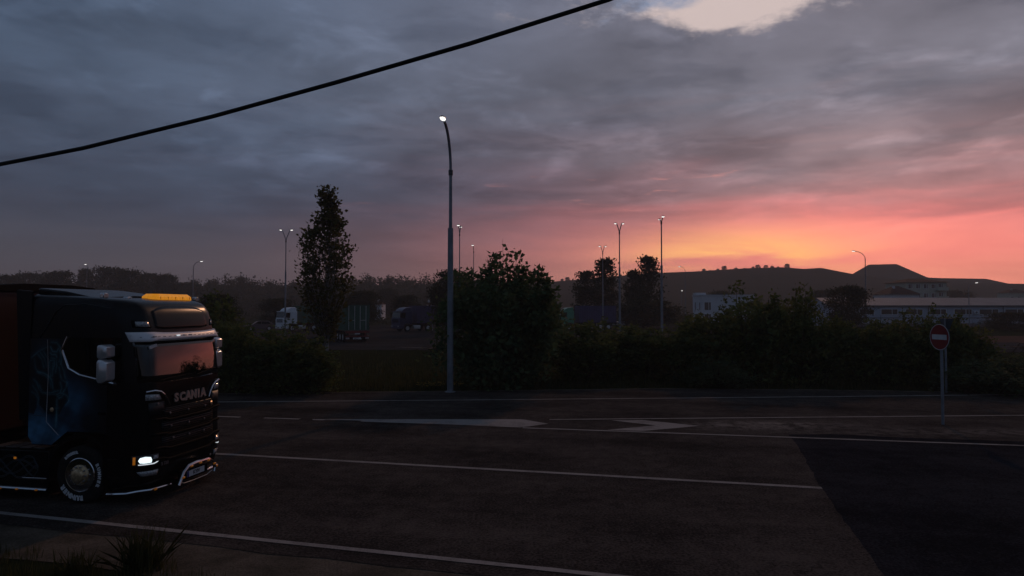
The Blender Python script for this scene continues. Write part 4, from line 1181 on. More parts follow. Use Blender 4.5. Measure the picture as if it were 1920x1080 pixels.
# ================================================================== street lamps
M_pole = material('galvanised_pole', (0.20, 0.22, 0.25), 0.55, metal=0.4, var=0.2, vscale=2)
M_head = material('lamp_housing', (0.05, 0.05, 0.055), 0.5, var=0.2)
M_lamp = material('lamp_glow', (0.8, 0.8, 0.8), 0.4, emit=(1.0, 0.97, 0.93), estr=1.5)
def street_lamp(label, base, h, arms, group, r=0.11, head=0.32, reach=1.2, rise=1.0, step=True, name='street_lamp', lk=2.0):
    """arms: directions in degrees (0 = +X); each ends in a lit head"""
    t = thing(name, label, 'street lamp', base, 0.0, group)
    hb = h - rise
    if step:
        MB().cyl((0, 0, 0), (0, 0, h * 0.62), r, r * 0.86, 12).build('lower_pole', M_pole, t)
        MB().cyl((0, 0, h * 0.615), (0, 0, hb), r * 0.55, r * 0.5, 12).build('upper_pole', M_pole, t)
        MB().cyl((0, 0, hb - 0.1), (0, 0, hb + 0.12), r * 0.72, n=12).build('collar', M_head, t)
        MB().lathe([(r * 1.7, 0), (r * 1.7, 0.02), (r * 1.15, 0.05), (r, 0.06)], (0, 0, 0), 'z', 12).build('base_plate', M_pole, t)
    else:
        MB().cyl((0, 0, 0), (0, 0, hb), r, r * 0.6, 10).build('pole', M_pole, t)
    for a in arms:
        d = Vector((math.cos(R(a)), math.sin(R(a)), 0))
        pts = [d * (reach * (1 - math.cos(q)) if len(arms) == 1 else reach * math.sin(q) ** 1.4) + Vector((0, 0, hb + rise * math.sin(q))) for q in np.linspace(0, math.pi / 2 * 0.93, 9)]
        arm = MB().tube(pts, [r * 0.45] * 8 + [r * 0.36], 8).build('arm', M_pole, t)
        e = Vector(pts[-1])
        L = head * lk
        mb = MB(); mb.xf = Matrix.Translation(e) @ Matrix.Rotation(R(a), 4, 'Z') @ Matrix.Rotation(R(-6), 4, 'Y')
        rows = []
        for s, w, zt in ((-0.12, 0.25, 0.05), (0.1, 0.75, 0.09), (0.5, 1.0, 0.11), (0.85, 0.8, 0.09), (1.0, 0.35, 0.05)):
            rows.append([(L * s, head * 0.5 * w * math.cos(q), zt * head / 0.32 * math.sin(q)) for q in np.linspace(0, math.pi, 8)])
        mb.grid(rows); mb.add([p for p in rows[0]], [tuple(range(8))]); mb.add([p for p in rows[-1]], [tuple(range(8))])
        hd = mb.build('lamp_head', M_head, t, smooth=50)
        mb = MB(); mb.xf = Matrix.Translation(e) @ Matrix.Rotation(R(a), 4, 'Z') @ Matrix.Rotation(R(-6), 4, 'Y')
        rows = [[(L * s, head * 0.46 * w * math.cos(q), -0.20 * head * math.sin(q) * w) for q in np.linspace(0, math.pi, 7)] for s, w in ((0.06, 0.3), (0.25, 0.85), (0.5, 1.0), (0.78, 0.85), (0.95, 0.3))]
        mb.grid(rows); mb.build('lamp_glass', M_lamp, hd, smooth=60)
    return t
b0 = G(844, 735)
h0 = D(834, 226, b0.y - 1.3).z
street_lamp('tall steel lamp post with stepped pole at the road edge, curved arm over the road', b0, h0, [-97], None, 0.135, 0.25, 1.45, 1.9)
pl_group = 'lamp posts of the lorry park'
def park_lamp(u, vtop, dist, arms, label, **kw):
    b = D(u, HOR, dist); b.z = -0.01
    street_lamp(label, b, D(u, vtop, dist).z, arms, pl_group, **kw)
park_lamp(535, 431, 75, [178, 10], 'twin-headed lamp post standing beside the slender tree', r=0.10, head=0.34, reach=0.45, rise=1.3, lk=0.9)
park_lamp(861.5, 424, 75, [-97, 84], 'lamp post seen beside the tall steel roadside lamp post', r=0.10, head=0.34, reach=0.6, rise=1.0, lk=0.9)
park_lamp(888, 461, 98, [-97], 'lamp head just clearing the top of the big dark shrub', r=0.10, head=0.36, reach=0.8, rise=0.9, lk=1.0)
park_lamp(1162, 419, 75, [172, 20], 'twin-headed lamp post between the two pairs of pointed trees', r=0.12, head=0.34, reach=0.30, rise=1.1, lk=0.9)
park_lamp(1130.5, 462, 100, [172, 20], 'thin twin-headed lamp post in front of the taller pointed tree', r=0.10, head=0.36, reach=0.30, rise=1.1, lk=0.9)
park_lamp(1241, 409, 68, [-93, 87], 'tall single-file lamp post between the pointed trees and the hill', r=0.13, head=0.32, reach=0.9, rise=0.5, lk=1.0)
park_lamp(1278, 545, 200, [-90], 'far tiny bright lamp in front of the brown hill', r=0.09, head=0.5, lk=1.0, reach=0.3, rise=0.4, step=False)
park_lamp(1285, 500, 150, [178], 'thin lamp post with one arm standing before the foot of the hill', r=0.09, head=0.4, lk=1.3, reach=1.1, rise=1.0, step=False)
park_lamp(1623.5, 471, 105, [178], 'lamp post with a curved arm beside the long blue building', r=0.11, head=0.40, lk=1.4, reach=1.7, rise=1.2, step=False)
park_lamp(1817, 530, 125, [2], 'lamp post in front of the long blue building with its arm over the soil field', r=0.09, head=0.42, lk=1.4, reach=1.4, rise=0.8, step=False)
park_lamp(361.5, 490, 130, [2], 'lamp post with a curved arm in front of the wooded ridge', r=0.11, head=0.42, lk=1.4, reach=1.4, rise=1.3, step=False)
park_lamp(162, 496, 142, [-90], 'thin far lamp post above the roof of the black lorry', r=0.09, head=0.45, lk=1.0, reach=0.4, rise=0.6, step=False)

# ================================================================== overhead cable with its two poles
M_cable = material('cable_rubber', (0.012, 0.012, 0.012), 0.6, spec=0.2)
M_wood = material('weathered_pole_wood', (0.06, 0.048, 0.038), 0.9, spec=0.1, var=0.4, vscale=4, bump=0.6)
pA, pB, pC, pD = D(-20, 312, 8.6), D(155, 278, 8.45), D(632, 154, 7.9), D(1142, -1, 7.3)
pL = pA + (pA - pB) * 1.3 + Vector((0, 0, 0.10)); pL2 = Vector((pL.x - 2.6, pL.y + 0.5, pL.z + 0.25)); pR = pD + (pD - pC) * 0.75 + Vector((0, 0, 0.25)); pR2 = pR + Vector((7.5, -0.9, 1.6))
cab_pts = [pL2, pL, pA, pB, D(400, 218, 8.17), pC, D(880, 82, 7.62), pD, pR, pR2]
tag(MB().tube(cab_pts, 0.027, 8).build('overhead_cable', M_cable), 'thick black overhead cable sagging across the sky', 'cable')
for p, lab in ((pL2, 'wooden utility pole holding the low end of the cable'), (pR2, 'wooden utility pole holding the high end of the cable')):
    t = thing('utility_pole', lab, 'pole', (p.x, p.y, -0.02))
    MB().cyl((0, 0, 0), (0, 0, p.z + 0.5), 0.14, 0.10, 12).build('pole', M_wood, t)
    MB().box((0, 0, p.z - 0.02), (0.1, 0.5, 0.1)).build('crossarm', M_wood, t)

# ================================================================== signs
M_red = material('sign_red', (0.20, 0.008, 0.010), 0.45, var=0.12)
M_white = material('sign_white', (0.50, 0.51, 0.53), 0.45, var=0.1)
M_signback = material('sign_back', (0.055, 0.07, 0.09), 0.5, metal=0.4, var=0.2)
p = G(1768, 796)
sg = thing('no_entry_sign', 'round red no entry sign with a white bar on a grey post', 'sign', p)
zc = D(1765, 632, p.y).z
face = R(180 + 7)                                                     # the face looks along this heading
MB().cyl((0, 0, 0), (0, 0, zc + 0.35), 0.042, n=12).build('post', M_pole, sg)
def disc(name, mat, r, off, th, n=40, parent=sg):
    mb = MB(); mb.xf = Matrix.Translation((0, 0, zc)) @ Matrix.Rotation(face, 4, 'Z')
    mb.lathe([(r, off), (r, off + th)], (0, 0, 0), 'x', n)
    return mb.build(name, mat, parent)
pnl = disc('sign_panel', M_signback, 0.405, 0.05, 0.012)
disc('white_rim', M_white, 0.40, 0.0625, 0.003, parent=pnl)
disc('red_disc', M_red, 0.378, 0.066, 0.003, parent=pnl)
mb = MB(); mb.xf = Matrix.Translation((0, 0, zc)) @ Matrix.Rotation(face, 4, 'Z')
mb.box((0.072, 0, 0), (0.004, 0.60, 0.155)).build('white_bar', M_white, pnl)
for dz in (-0.2, 0.2):
    mb = MB(); mb.xf = Matrix.Translation((0, 0, zc + dz)) @ Matrix.Rotation(face, 4, 'Z'); mb.box((0.02, 0, 0), (0.07, 0.12, 0.03)).build('clamp', M_pole, sg)
p = G(1774.5, 736)
sg2 = thing('give_way_sign', 'back of a triangular sign on a grey post just behind the no entry sign', 'sign', p)
zt = D(1771, 597, p.y).z
MB().cyl((0, 0, 0), (0, 0, zt + 0.02), 0.042, n=12).build('post', M_pole, sg2)
mb = MB(); mb.xf = Matrix.Translation((0, 0, 0)) @ Matrix.Rotation(R(2), 4, 'Z')
mb.prism([(-0.45, zt), (0.45, zt), (0.0, zt - 0.78)], 0.05, 0.064, 'x').build('sign_panel', M_signback, sg2, bevel=0.004)
mb = MB(); mb.xf = Matrix.Rotation(R(2), 4, 'Z')
mb.prism([(-0.43, zt - 0.012), (0.43, zt - 0.012), (0.0, zt - 0.757)], 0.066, 0.069, 'x').build('red_border', M_red, sg2)
mb = MB(); mb.xf = Matrix.Rotation(R(2), 4, 'Z')
mb.prism([(-0.31, zt - 0.08), (0.31, zt - 0.08), (0.0, zt - 0.62)], 0.071, 0.073, 'x').build('white_field', M_white, sg2)

# ================================================================== picnic tables
def picnic_table(label, loc, rz):
    t = thing('picnic_table', label, 'picnic table', loc, rz, 'picnic tables beside the lorry park')
    for i in range(5): MB().box((0, -0.30 + i * 0.15, 0.74), (1.8, 0.14, 0.04)).build('top_plank', M_wood, t)
    for sy in (-1, 1):
        for k in (0, 1): MB().box((0, sy * (0.62 + k * 0.15), 0.44), (1.8, 0.14, 0.04)).build('seat_plank', M_wood, t)
    for x in (-0.65, 0.65):
        for sy in (-1, 1):
            MB().cyl((x, sy * 0.20, 0.72), (x, sy * 0.72, 0.0), 0.05, n=4).build('leg', M_wood, t)
        MB().box((x + 0.04, 0, 0.40), (0.05, 1.55, 0.09)).build('cross_beam', M_wood, t)
picnic_table('wooden picnic table on the grass beside the soil field', G(1926, 661), R(75))
picnic_table('wooden picnic table half hidden by the big dark shrub', G(826, 664), R(78))

# ================================================================== parked lorries
M_wtruck = material('white_cab_paint', (0.62, 0.64, 0.68), 0.4, var=0.06)
M_btruck = material('blue_cab_paint', (0.022, 0.030, 0.085), 0.35, var=0.1)
M_gtruck = material('green_cab_paint', (0.05, 0.24, 0.15), 0.35, var=0.1)
M_cgreen = material('green_container', (0.028, 0.085, 0.055), 0.55, var=0.2, vscale=1.2)
M_cpurple = material('purple_container', (0.040, 0.034, 0.105), 0.55, var=0.2, vscale=1.2)
M_redframe = material('red_frame', (0.17, 0.018, 0.016), 0.5, var=0.2)
M_tank = material('bare_aluminium', (0.55, 0.56, 0.58), 0.35, metal=0.6, var=0.1)
M_wall_w = material('flap_white', (0.6, 0.6, 0.6), 0.6)
M_tail = material('tail_lamp', (0.35, 0.30, 0.30), 0.3)
def simple_wheel(x, sy, parent, r=0.5, yo=1.22, w=0.3):
    t = bpy.data.objects.new('wheel', None); COL.objects.link(t); t.parent = parent; t.location = (x, sy * yo, r); t.empty_display_size = 0.1
    k = -sy
    MB().lathe([(a, b * k) for a, b in [(0.29, 0.02), (0.42, 0.0), (r - 0.02, 0.02), (r, 0.06), (r, w - 0.05), (r - .03, w), (0.29, w)]], (0, 0, 0), 'y', 24).build('tyre', M_rubber, t)
    MB().lathe([(a, b * k) for a, b in [(0.30, 0.015), (0.27, 0.06), (0.16, 0.09), (0.15, 0.0), (0.06, -0.02), (0.0, -0.02)]], (0, 0, 0), 'y', 20).build('rim', M_tank, t)
def corrugated(name, x0, x1, y0, y1, z0, z1, mat, parent):
    """container walls with pressed vertical ribs on its long sides"""
    mb = MB(); pitch, dp = 0.28, 0.045
    n = int((x1 - x0) / pitch)
    for y, s in ((y0, 1), (y1, -1)):
        row = []
        for i in range(n + 1):
            x = x0 + (x1 - x0) * i / n
            q = (x1 - x0) / n
            for dx, o in ((0, 0), (0.25, 0), (0.40, dp), (0.80, dp), (0.95, 0)):
                xx = x + dx * q
                if xx <= x1 + 1e-6: row.append((xx, y + s * o))
        row[-1] = (x1, y)
        mb.grid([[(px_, py_, z0) for px_, py_ in row], [(px_, py_, z1) for px_, py_ in row]])
    mb.add([(x0, y0, z1 - .02), (x1, y0, z1 - .02), (x1, y1, z1 - .02), (x0, y1, z1 - .02)], [(0, 1, 2, 3)])
    mb.add([(x0, y0, z0 + .02), (x1, y0, z0 + .02), (x1, y1, z0 + .02), (x0, y1, z0 + .02)], [(3, 2, 1, 0)])
    mb.add([(x1, y0, z0), (x1, y1, z0), (x1, y1, z1), (x1, y0, z1)], [(0, 1, 2, 3)])
    mb.add([(x0, y0, z0), (x0, y1, z0), (x0, y1, z1), (x0, y0, z1)], [(3, 2, 1, 0)])
    return mb.build(name, mat, parent, smooth=0, flip=False)
def container_trailer(label, loc, rz, length, mat, frame, group, flap=None):
    """x = 0 at the front of the container, running back to -length"""
    t = thing('container_trailer', label, 'trailer', loc, rz, group)
    z0, z1 = 1.22, 3.82
    c = corrugated('container', -length + 0.06, -0.06, -1.22, 1.22, z0, z1, mat, t)
    for x in (-length + 0.05, -0.05):
        for y in (-1.19, 1.19): MB().box((x, y, (z0 + z1) / 2), (0.12, 0.10, z1 - z0)).build('corner_post', mat, c)
    for z in (z0 + 0.05, z1 - 0.05):
        for y in (-1.215, 1.215): MB().box((-length / 2, y, z), (length - 0.15, 0.06, 0.12)).build('side_rail', mat, c)
        for x in (-length + 0.045, -0.045): MB().box((x, 0, z), (0.10, 2.28, 0.12)).build('end_rail', mat, c)
    for s in (-1, 1):
        d = MB().box((-length + 0.035, s * 0.575, (z0 + z1) / 2), (0.05, 1.10, z1 - z0 - 0.26)).build('container_door', mat, c, bevel=0.012)
        for k in range(4): MB().box((-length - 0.004, s * 0.575, z0 + 0.45 + k * 0.57), (0.02, 1.0, 0.10)).build('door_rib', mat, d)
        for y in (0.28, 0.88):
            MB().cyl((-length - 0.03, s * y, z0 + 0.08), (-length - 0.03, s * y, z1 - 0.08), 0.028, n=8).build('lock_rod', M_tank, d)
        MB().box((-length - 0.04, s * 0.58, z0 + 1.05), (0.03, 0.6, 0.05)).build('lock_handle', M_tank, d)
    MB().box((-length / 2, 0, 1.10), (length + 0.1, 1.0, 0.20)).build('trailer_frame', frame, t)
    MB().box((-length - 0.02, 0, 1.08), (0.16, 2.44, 0.24)).build('rear_beam', frame, t, bevel=0.015)
    MB().box((-length - 0.02, 0, 0.62), (0.12, 2.40, 0.12)).build('underrun_bar', frame, t, bevel=0.01)
    for s in (-1, 1):
        MB().box((-length - 0.02, s * 0.8, 0.85), (0.08, 0.08, 0.40)).build('underrun_strut', frame, t)
        lb = MB().box((-length - 0.06, s * 1.0, 0.44), (0.05, 0.36, 0.16)).build('tail_lamp', M_tail, t, bevel=0.01)
    MB().box((-length - 0.05, 0, 0.90), (0.02, 0.52, 0.12)).build('number_plate', M_plate, t)
    for x in (-length + 1.3, -length + 2.6, -length + 3.9):
        for s in (-1, 1): simple_wheel(x, s, t)
        MB().cyl((x, -1.0, 0.5), (x, 1.0, 0.5), 0.07, n=8).build('axle', M_blackp, t)
    for s in (-1, 1): MB().box((-3.0, s * 0.8, 0.55), (0.12, 0.12, 1.1)).build('landing_leg', M_steel, t)
    if flap:
        f = MB().box((-length - 0.02, 0, 0.42), (0.02, 2.0, 0.26)).build('mud_flap', M_blackp, t)
        text_obj('flap_text', flap, 0.24, M_wall_w, f, lambda a, b, c: (-length - 0.035 - c, -a, 0.42 + b), 0.012, 0.002, 1.15)
    return t
def parked_tractor(label, loc, rz, mat, group, roof_mat=None):
    """front of the cab at x = 0, facing +x"""
    t = thing('parked_lorry', label, 'lorry', loc, rz, group)
    prof = [(-0.02, 0.95), (0.0, 1.7), (-0.10, 2.05), (-0.33, 2.92), (-0.48, 3.02), (-2.15, 3.05), (-2.2, 2.95), (-2.2, 1.1), (-1.95, 1.05), (-1.8, 1.18), (-1.0, 1.18), (-0.85, 0.95)]
    body = MB().prism(prof, -1.22, 1.22, 'y').build('cab', mat, t, bevel=0.07, seg=3)
    MB().prism([(0.03, 0.42), (0.05, 0.95), (-0.84, 0.95), (-0.84, 0.45)], -1.23, 1.23, 'y').build('bumper', mat, t, bevel=0.05)
    MB().prism([(-0.55, 3.03), (-0.85, 3.32), (-1.25, 3.52), (-2.15, 3.60), (-2.15, 3.03)], -1.05, 1.05, 'y').build('roof_deflector', roof_mat or mat, t, bevel=0.08, seg=3)
    ws = MB(); ws.grid([[(-0.085, -1.08, 2.07), (-0.085, 1.08, 2.07)], [(-0.315, -1.06, 2.90), (-0.315, 1.06, 2.90)]])
    for v in range(len(ws.v)): ws.v[v] = (ws.v[v][0] + 0.028, ws.v[v][1], ws.v[v][2])
    ws.build('windscreen', M_glass, t, flip=False)
    MB().box((-0.20, 0, 2.97), (0.22, 2.2, 0.08)).build('sun_visor', roof_mat or mat, t, bevel=0.02)
    g = MB().box((0.005, 0, 1.60), (0.02, 1.7, 0.52)).build('grille', M_blackp, t)
    for k in range(4): MB().box((0.02, 0, 1.42 + k * 0.12), (0.02, 1.66, 0.035)).build('grille_bar', mat, g)
    for s in (-1, 1):
        MB().prism([(-0.36, 2.80), (-0.20, 2.12), (-0.95, 1.95), (-1.05, 2.80)], s * 1.222, s * 1.238, 'y').build('side_window', M_glass, t)
        MB().box((0.045, s * 0.92, 0.78), (0.04, 0.44, 0.20)).build('headlamp', M_lens, t, bevel=0.02)
        m = MB().box((-0.12, s * 1.42, 2.42), (0.14, 0.24, 0.62)).build('mirror', M_blackp, t, bevel=0.04)
        MB().cyl((-0.2, s * 1.2, 2.65), (-0.13, s * 1.40, 2.65), 0.025, n=6).build('mirror_arm', M_blackp, t)
        MB().tube([(-1.08, s * 1.232, 2.85), (-1.10, s * 1.232, 1.3)], 0.008, 4).build('door_seam', M_ink, t)
        MB().box((-0.98, s * 1.24, 1.85), (0.14, 0.03, 0.04)).build('door_handle', M_blackp, t)
        simple_wheel(-1.40, s, t); simple_wheel(-5.0, s, t); 
        MB().box((-3.1, s * 0.95, 0.62), (1.15, 0.5, 0.56)).build('fuel_tank', M_tank, t, bevel=0.10, seg=3)
        ar = MB(); pts = [(-1.40 + 0.62 * math.cos(q), s * 1.1, 0.5 + 0.62 * math.sin(q)) for q in np.linspace(R(10), R(175), 12)]
        ar.grid([[(x, s * 1.225, z) for x, _, z in pts], [(x, s * 0.85, z) for x, _, z in pts]]); ar.build('mudguard', M_blackp, t, flip=False)
        ar = MB(); pts = [(-5.0 + 0.60 * math.cos(q), 0, 0.5 + 0.60 * math.sin(q)) for q in np.linspace(R(15), R(165), 10)]
        ar.grid([[(x, s * 1.225, z) for x, _, z in pts], [(x, s * 0.75, z) for x, _, z in pts]]); ar.build('mudguard', M_blackp, t, flip=False)
    MB().box((-3.2, 0, 0.85), (5.4, 0.85, 0.26)).build('chassis', M_blackp, t)
    MB().cyl((-4.6, 0, 0.98), (-4.6, 0, 1.05), 0.45, n=20).build('fifth_wheel', M_blackp, t)
    return t
def rig(u, v, heading, cab_mat, box_mat, length, labels, group, frame):
    """lorry with its nose above pixel (u, v), pointing along heading (degrees)"""
    p = G(u, v); p.z = -0.01
    parked_tractor(labels[0], p, R(heading), cab_mat, group[0])
    d = Vector((math.cos(R(heading)), math.sin(R(heading)), 0))
    container_trailer(labels[1], p - d * 3.05, R(heading), length, box_mat, frame, group[1])
gl, gt = 'lorries parked in the lorry park', 'container trailers parked in the lorry park'
rig(524, 621.5, 180 + 48, M_wtruck, M_cgreen, 12.2, ('white parked lorry with a boxy cab facing the road', 'green container trailer behind the white parked lorry'), (gl, gt), M_redframe)
rig(741, 621.5, 180 + 40, M_btruck, M_cpurple, 12.2, ('dark blue parked lorry beside the big dark shrub', 'purple corrugated container trailer behind the dark blue lorry'), (gl, gt), M_blackp)
rig(1047, 619, 180 + 12, M_gtruck, M_cpurple, 6.1, ('green parked lorry showing its roof above the yellowish shrub', 'short purple container trailer behind the green lorry'), (gl, gt), M_blackp)
# the green container seen from behind
pr = G(670, 642); hd = 90 + 26.0
dv = Vector((math.cos(R(hd)), math.sin(R(hd)), 0))
fr = pr + dv * 12.25; fr.z = -0.01
container_trailer('green container trailer seen from its doors, with red chassis and lettered flap', fr, R(hd), 12.2, M_cgreen, M_redframe, gt, 'KOGEL')
parked_tractor('dark parked lorry coupled to the end-on green container, hidden by the slender tree', fr + dv * 3.0, R(hd), M_btruck, gl)

# ================================================================== cars
M_car_red = material('dark_red_car', (0.055, 0.012, 0.014), 0.3, var=0.1, coat=0.5)
M_car_white = material('white_car', (0.6, 0.62, 0.65), 0.35, var=0.05)
def car(label, loc, rz, mat):
    t = thing('parked_car', label, 'car', loc, rz, 'cars parked in the lorry park')
    prof = [(2.1, 0.35), (2.15, 0.62), (1.95, 0.85), (1.0, 0.98), (0.35, 1.42), (-0.1, 1.48), (-1.25, 1.44), (-1.85, 1.05), (-2.1, 0.98), (-2.15, 0.40), (-1.8, 0.3), (1.8, 0.28)]
    mb = MB(); n = len(prof); vs = []
    for y, k in ((-0.86, 0.90), (-0.80, 1.0), (0.80, 1.0), (0.86, 0.90)):
        for x, z in prof:
            inset = 0.16 * max(0, (z - 0.9) / 0.55)
            vs.append((x * (0.97 + 0.03 * (k == 1)), (abs(y) - inset) * (1 if y > 0 else -1), z))
    fs = [(a * n + j, a * n + (j + 1) % n, (a + 1) * n + (j + 1) % n, (a + 1) * n + j) for a in range(3) for j in range(n)] + [tuple(range(n)), tuple(range(4 * n - 1, 3 * n - 1, -1))]
    mb.add(vs, fs); mb.build('body', mat, t, smooth=45, bevel=0.03)
    for s in (-1, 1):
        MB().prism([(0.85, 1.0), (0.32, 1.36), (-0.12, 1.40), (-0.12, 1.0)], s * 0.775, s * 0.80, 'y').build('side_window', M_glass, t)
        MB().prism([(-0.22, 1.0), (-0.22, 1.40), (-1.15, 1.38), (-1.55, 1.02)], s * 0.775, s * 0.80, 'y').build('side_window', M_glass, t)
        MB().box((2.08, s * 0.62, 0.70), (0.12, 0.32, 0.14)).build('headlamp', M_lens, t, bevel=0.03)
        MB().box((-2.08, s * 0.66, 0.85), (0.1, 0.25, 0.16)).build('tail_lamp', M_redframe, t, bevel=0.03)
        MB().box((0.62, s * 0.95, 1.02), (0.12, 0.16, 0.12)).build('mirror', mat, t, bevel=0.03)
        for x in (1.32, -1.30):
            w = bpy.data.objects.new('wheel', None); COL.objects.link(w); w.parent = t; w.location = (x, s * 0.87, 0.32)
            MB().lathe([(a, -s * b) for a, b in [(0.20, 0.01), (0.30, 0.0), (0.32, 0.03), (0.32, 0.19), (0.2, 0.2)]], (0, 0, 0), 'y', 20).build('tyre', M_rubber, w)
            MB().lathe([(a, -s * b) for a, b in [(0.21, 0.005), (0.18, 0.03), (0.05, 0.01), (0.0, 0.01)]], (0, 0, 0), 'y', 16).build('rim', M_tank, w)
    mb = MB(); mb.grid([[(0.97, -0.70, 1.01), (0.97, 0.70, 1.01)], [(0.40, -0.60, 1.415), (0.40, 0.60, 1.415)]]); mb.v = [(x + 0.03, y, z + 0.02) for x, y, z in mb.v]
    mb.build('windscreen', M_glass, t, flip=False)
car('dark red hatchback parked beside the white lorry', G(487, 619.5), R(205), M_car_red)
car('white car parked under the pointed trees', G(1172, 613), R(190), M_car_white)

# ================================================================== buildings
M_bluewall = material('pale_blue_render', (0.34, 0.38, 0.46), 0.8, var=0.06, vscale=0.4)
M_whitewall = material('white_render', (0.52, 0.54, 0.58), 0.8, var=0.08, vscale=0.3)
M_roofgrey = material('grey_roof_sheet', (0.20, 0.19, 0.20), 0.7, var=0.12, vscale=0.5)
M_roofred = material('red_roof_tile', (0.036, 0.018, 0.016), 0.9, spec=0.05, var=0.25, vscale=1.5, bump=0.5, bscale=6)
M_cream = material('pale_green_render', (0.36, 0.38, 0.32), 0.85, var=0.08, vscale=0.2)
M_frame = material('window_frame_white', (0.6, 0.62, 0.66), 0.5, var=0.05)
M_pane = material('window_pane', (0.045, 0.035, 0.035), 0.08, spec=0.6, var=0.3, vscale=0.6)
M_trim = material('dark_gutter', (0.08, 0.08, 0.09), 0.6)
def window(parent, x, y, z, w, h, n=(0, -1), mull=True):
    """a framed window on a wall facing n (unit vector in plan)"""
    rz = math.atan2(n[1], n[0]) + math.pi / 2
    M = Matrix.Translation((x, y, z)) @ Matrix.Rotation(rz, 4, 'Z')
    mb = MB(); mb.xf = M
    t = 0.09
    mb.box((0, -0.03, h / 2 - t / 2), (w, 0.08, t)); mb.box((0, -0.03, -h / 2 + t / 2), (w, 0.08, t))
    mb.box((-w / 2 + t / 2, -0.03, 0), (t, 0.078, h - 2 * t)); mb.box((w / 2 - t / 2, -0.03, 0), (t, 0.078, h - 2 * t))
    if mull: mb.box((w * 0.16, -0.03, 0), (t, 0.076, h - 2 * t))
    f = mb.build('window', M_frame, parent, smooth=0)
    mb = MB(); mb.xf = M; mb.box((0, -0.006, 0), (w - t, 0.02, h - t)); mb.build('pane', M_pane, f, smooth=0)
# long pale-blue building
dF = 126.0
xL = (1553 - 960) / FPX * dF
lb = thing('long_building', 'long pale blue single-storey building with a grey pitched roof and framed windows', 'building', (xL, dF, -0.02))
Lb, Wb, He, Hr = 62.0, 8.8, 3.92, 5.25
MB().add([(0, 0, 0), (Lb, 0, 0), (Lb, Wb, 0), (0, Wb, 0), (0, 0, He), (Lb, 0, He), (Lb, Wb, He), (0, Wb, He), (0, Wb / 2, Hr), (Lb, Wb / 2, Hr)],
         [(0, 1, 5, 4), (1, 2, 6, 9, 5), (2, 3, 7, 6), (3, 0, 4, 8, 7), (4, 5, 9, 8), (6, 7, 8, 9)]).build('wall', M_bluewall, lb, smooth=0)
rf = MB()
for (ya, za, yb, zb) in ((-0.35, He - 0.08, Wb / 2, Hr + 0.06), (Wb + 0.35, He - 0.08, Wb / 2, Hr + 0.06)):
    rf.add([(-0.3, ya, za), (Lb, ya, za), (Lb, yb, zb), (-0.3, yb, zb), (-0.3, ya, za + 0.14), (Lb, ya, za + 0.14), (Lb, yb, zb + 0.14), (-0.3, yb, zb + 0.14)],
           [(0, 1, 2, 3), (4, 5, 6, 7), (0, 1, 5, 4), (1, 2, 6, 5), (2, 3, 7, 6), (3, 0, 4, 7)])
roof = rf.build('roof', M_roofgrey, lb, smooth=0)
MB().box((Lb / 2, -0.40, He - 0.06), (Lb, 0.10, 0.14)).build('gutter', M_trim, lb)
MB().box((Lb / 2, -0.03, 1.62), (Lb, 0.07, 0.14)).build('wall_band', M_trim, lb)
MB().box((Lb / 2, -0.04, 0.30), (Lb, 0.09, 0.6)).build('plinth', M_trim, lb)
def bx_u(u): return (u - 960) / FPX * dF - xL
for a, b in ((1562, 1573), (1586, 1597), (1611, 1639), (1651, 1683), (1697, 1730), (1742, 1774), (1788, 1822), (1835, 1872), (1883, 1919), (1932, 1966), (1980, 2012)):
    window(lb, (bx_u(a) + bx_u(b)) / 2, 0.0, 2.75, bx_u(b) - bx_u(a), 1.12)
for u in (1690, 1828, 1925, 1975):
    ac = MB().box((bx_u(u), -0.2, 2.65), (0.75, 0.35, 0.55)).build('air_conditioner', M_frame, lb, bevel=0.03)
    MB().lathe([(0.20, 0), (0.20, 0.02), (0.0, 0.02)], (bx_u(u), -0.40, 2.65), 'y', 12).build('fan_grille', M_trim, ac)
window(lb, 0.0, Wb / 2 + 1.2, 2.6, 1.4, 1.2, (-1, 0))
for u in (1600, 1740, 1880, 2020): MB().cyl((bx_u(u), -0.1, 0.6), (bx_u(u), -0.1, He - 0.1), 0.05, n=6).build('downpipe', M_trim, lb)
# white flat-roofed building
dW = 150.0
xw = (1317 - 960) / FPX * dW
wb = thing('flat_roofed_building', 'white two-storey flat-roofed building rising behind the verge shrubs', 'building', (xw, dW, -0.02))
hw_ = D(1317, 554, dW).z
MB().box((5.8, 4, hw_ / 2), (11.6, 8, hw_)).build('wall', M_whitewall, wb)
MB().box((5.8, 4, hw_ + 0.08), (11.9, 8.3, 0.22)).build('parapet', M_whitewall, wb)
MB().box((1.0, 6.0, hw_ + 0.45), (2.4, 2.2, 0.55)).build('roof_hatch', M_whitewall, wb)
for zc_, hh in ((hw_ * 0.62, 1.9), (hw_ * 0.25, 1.2)):
    for x in (1.15,): window(wb, x, 0, zc_, 1.6, hh)
    window(wb, 0, 2.0, zc_, 1.2, hh, (-1, 0)); window(wb, 0, 5.5, zc_, 1.2, hh, (-1, 0))
MB().box((-0.8, -0.8, 0.45), (4.0, 1.6, 0.9)).build('porch_wall', M_whitewall, wb)
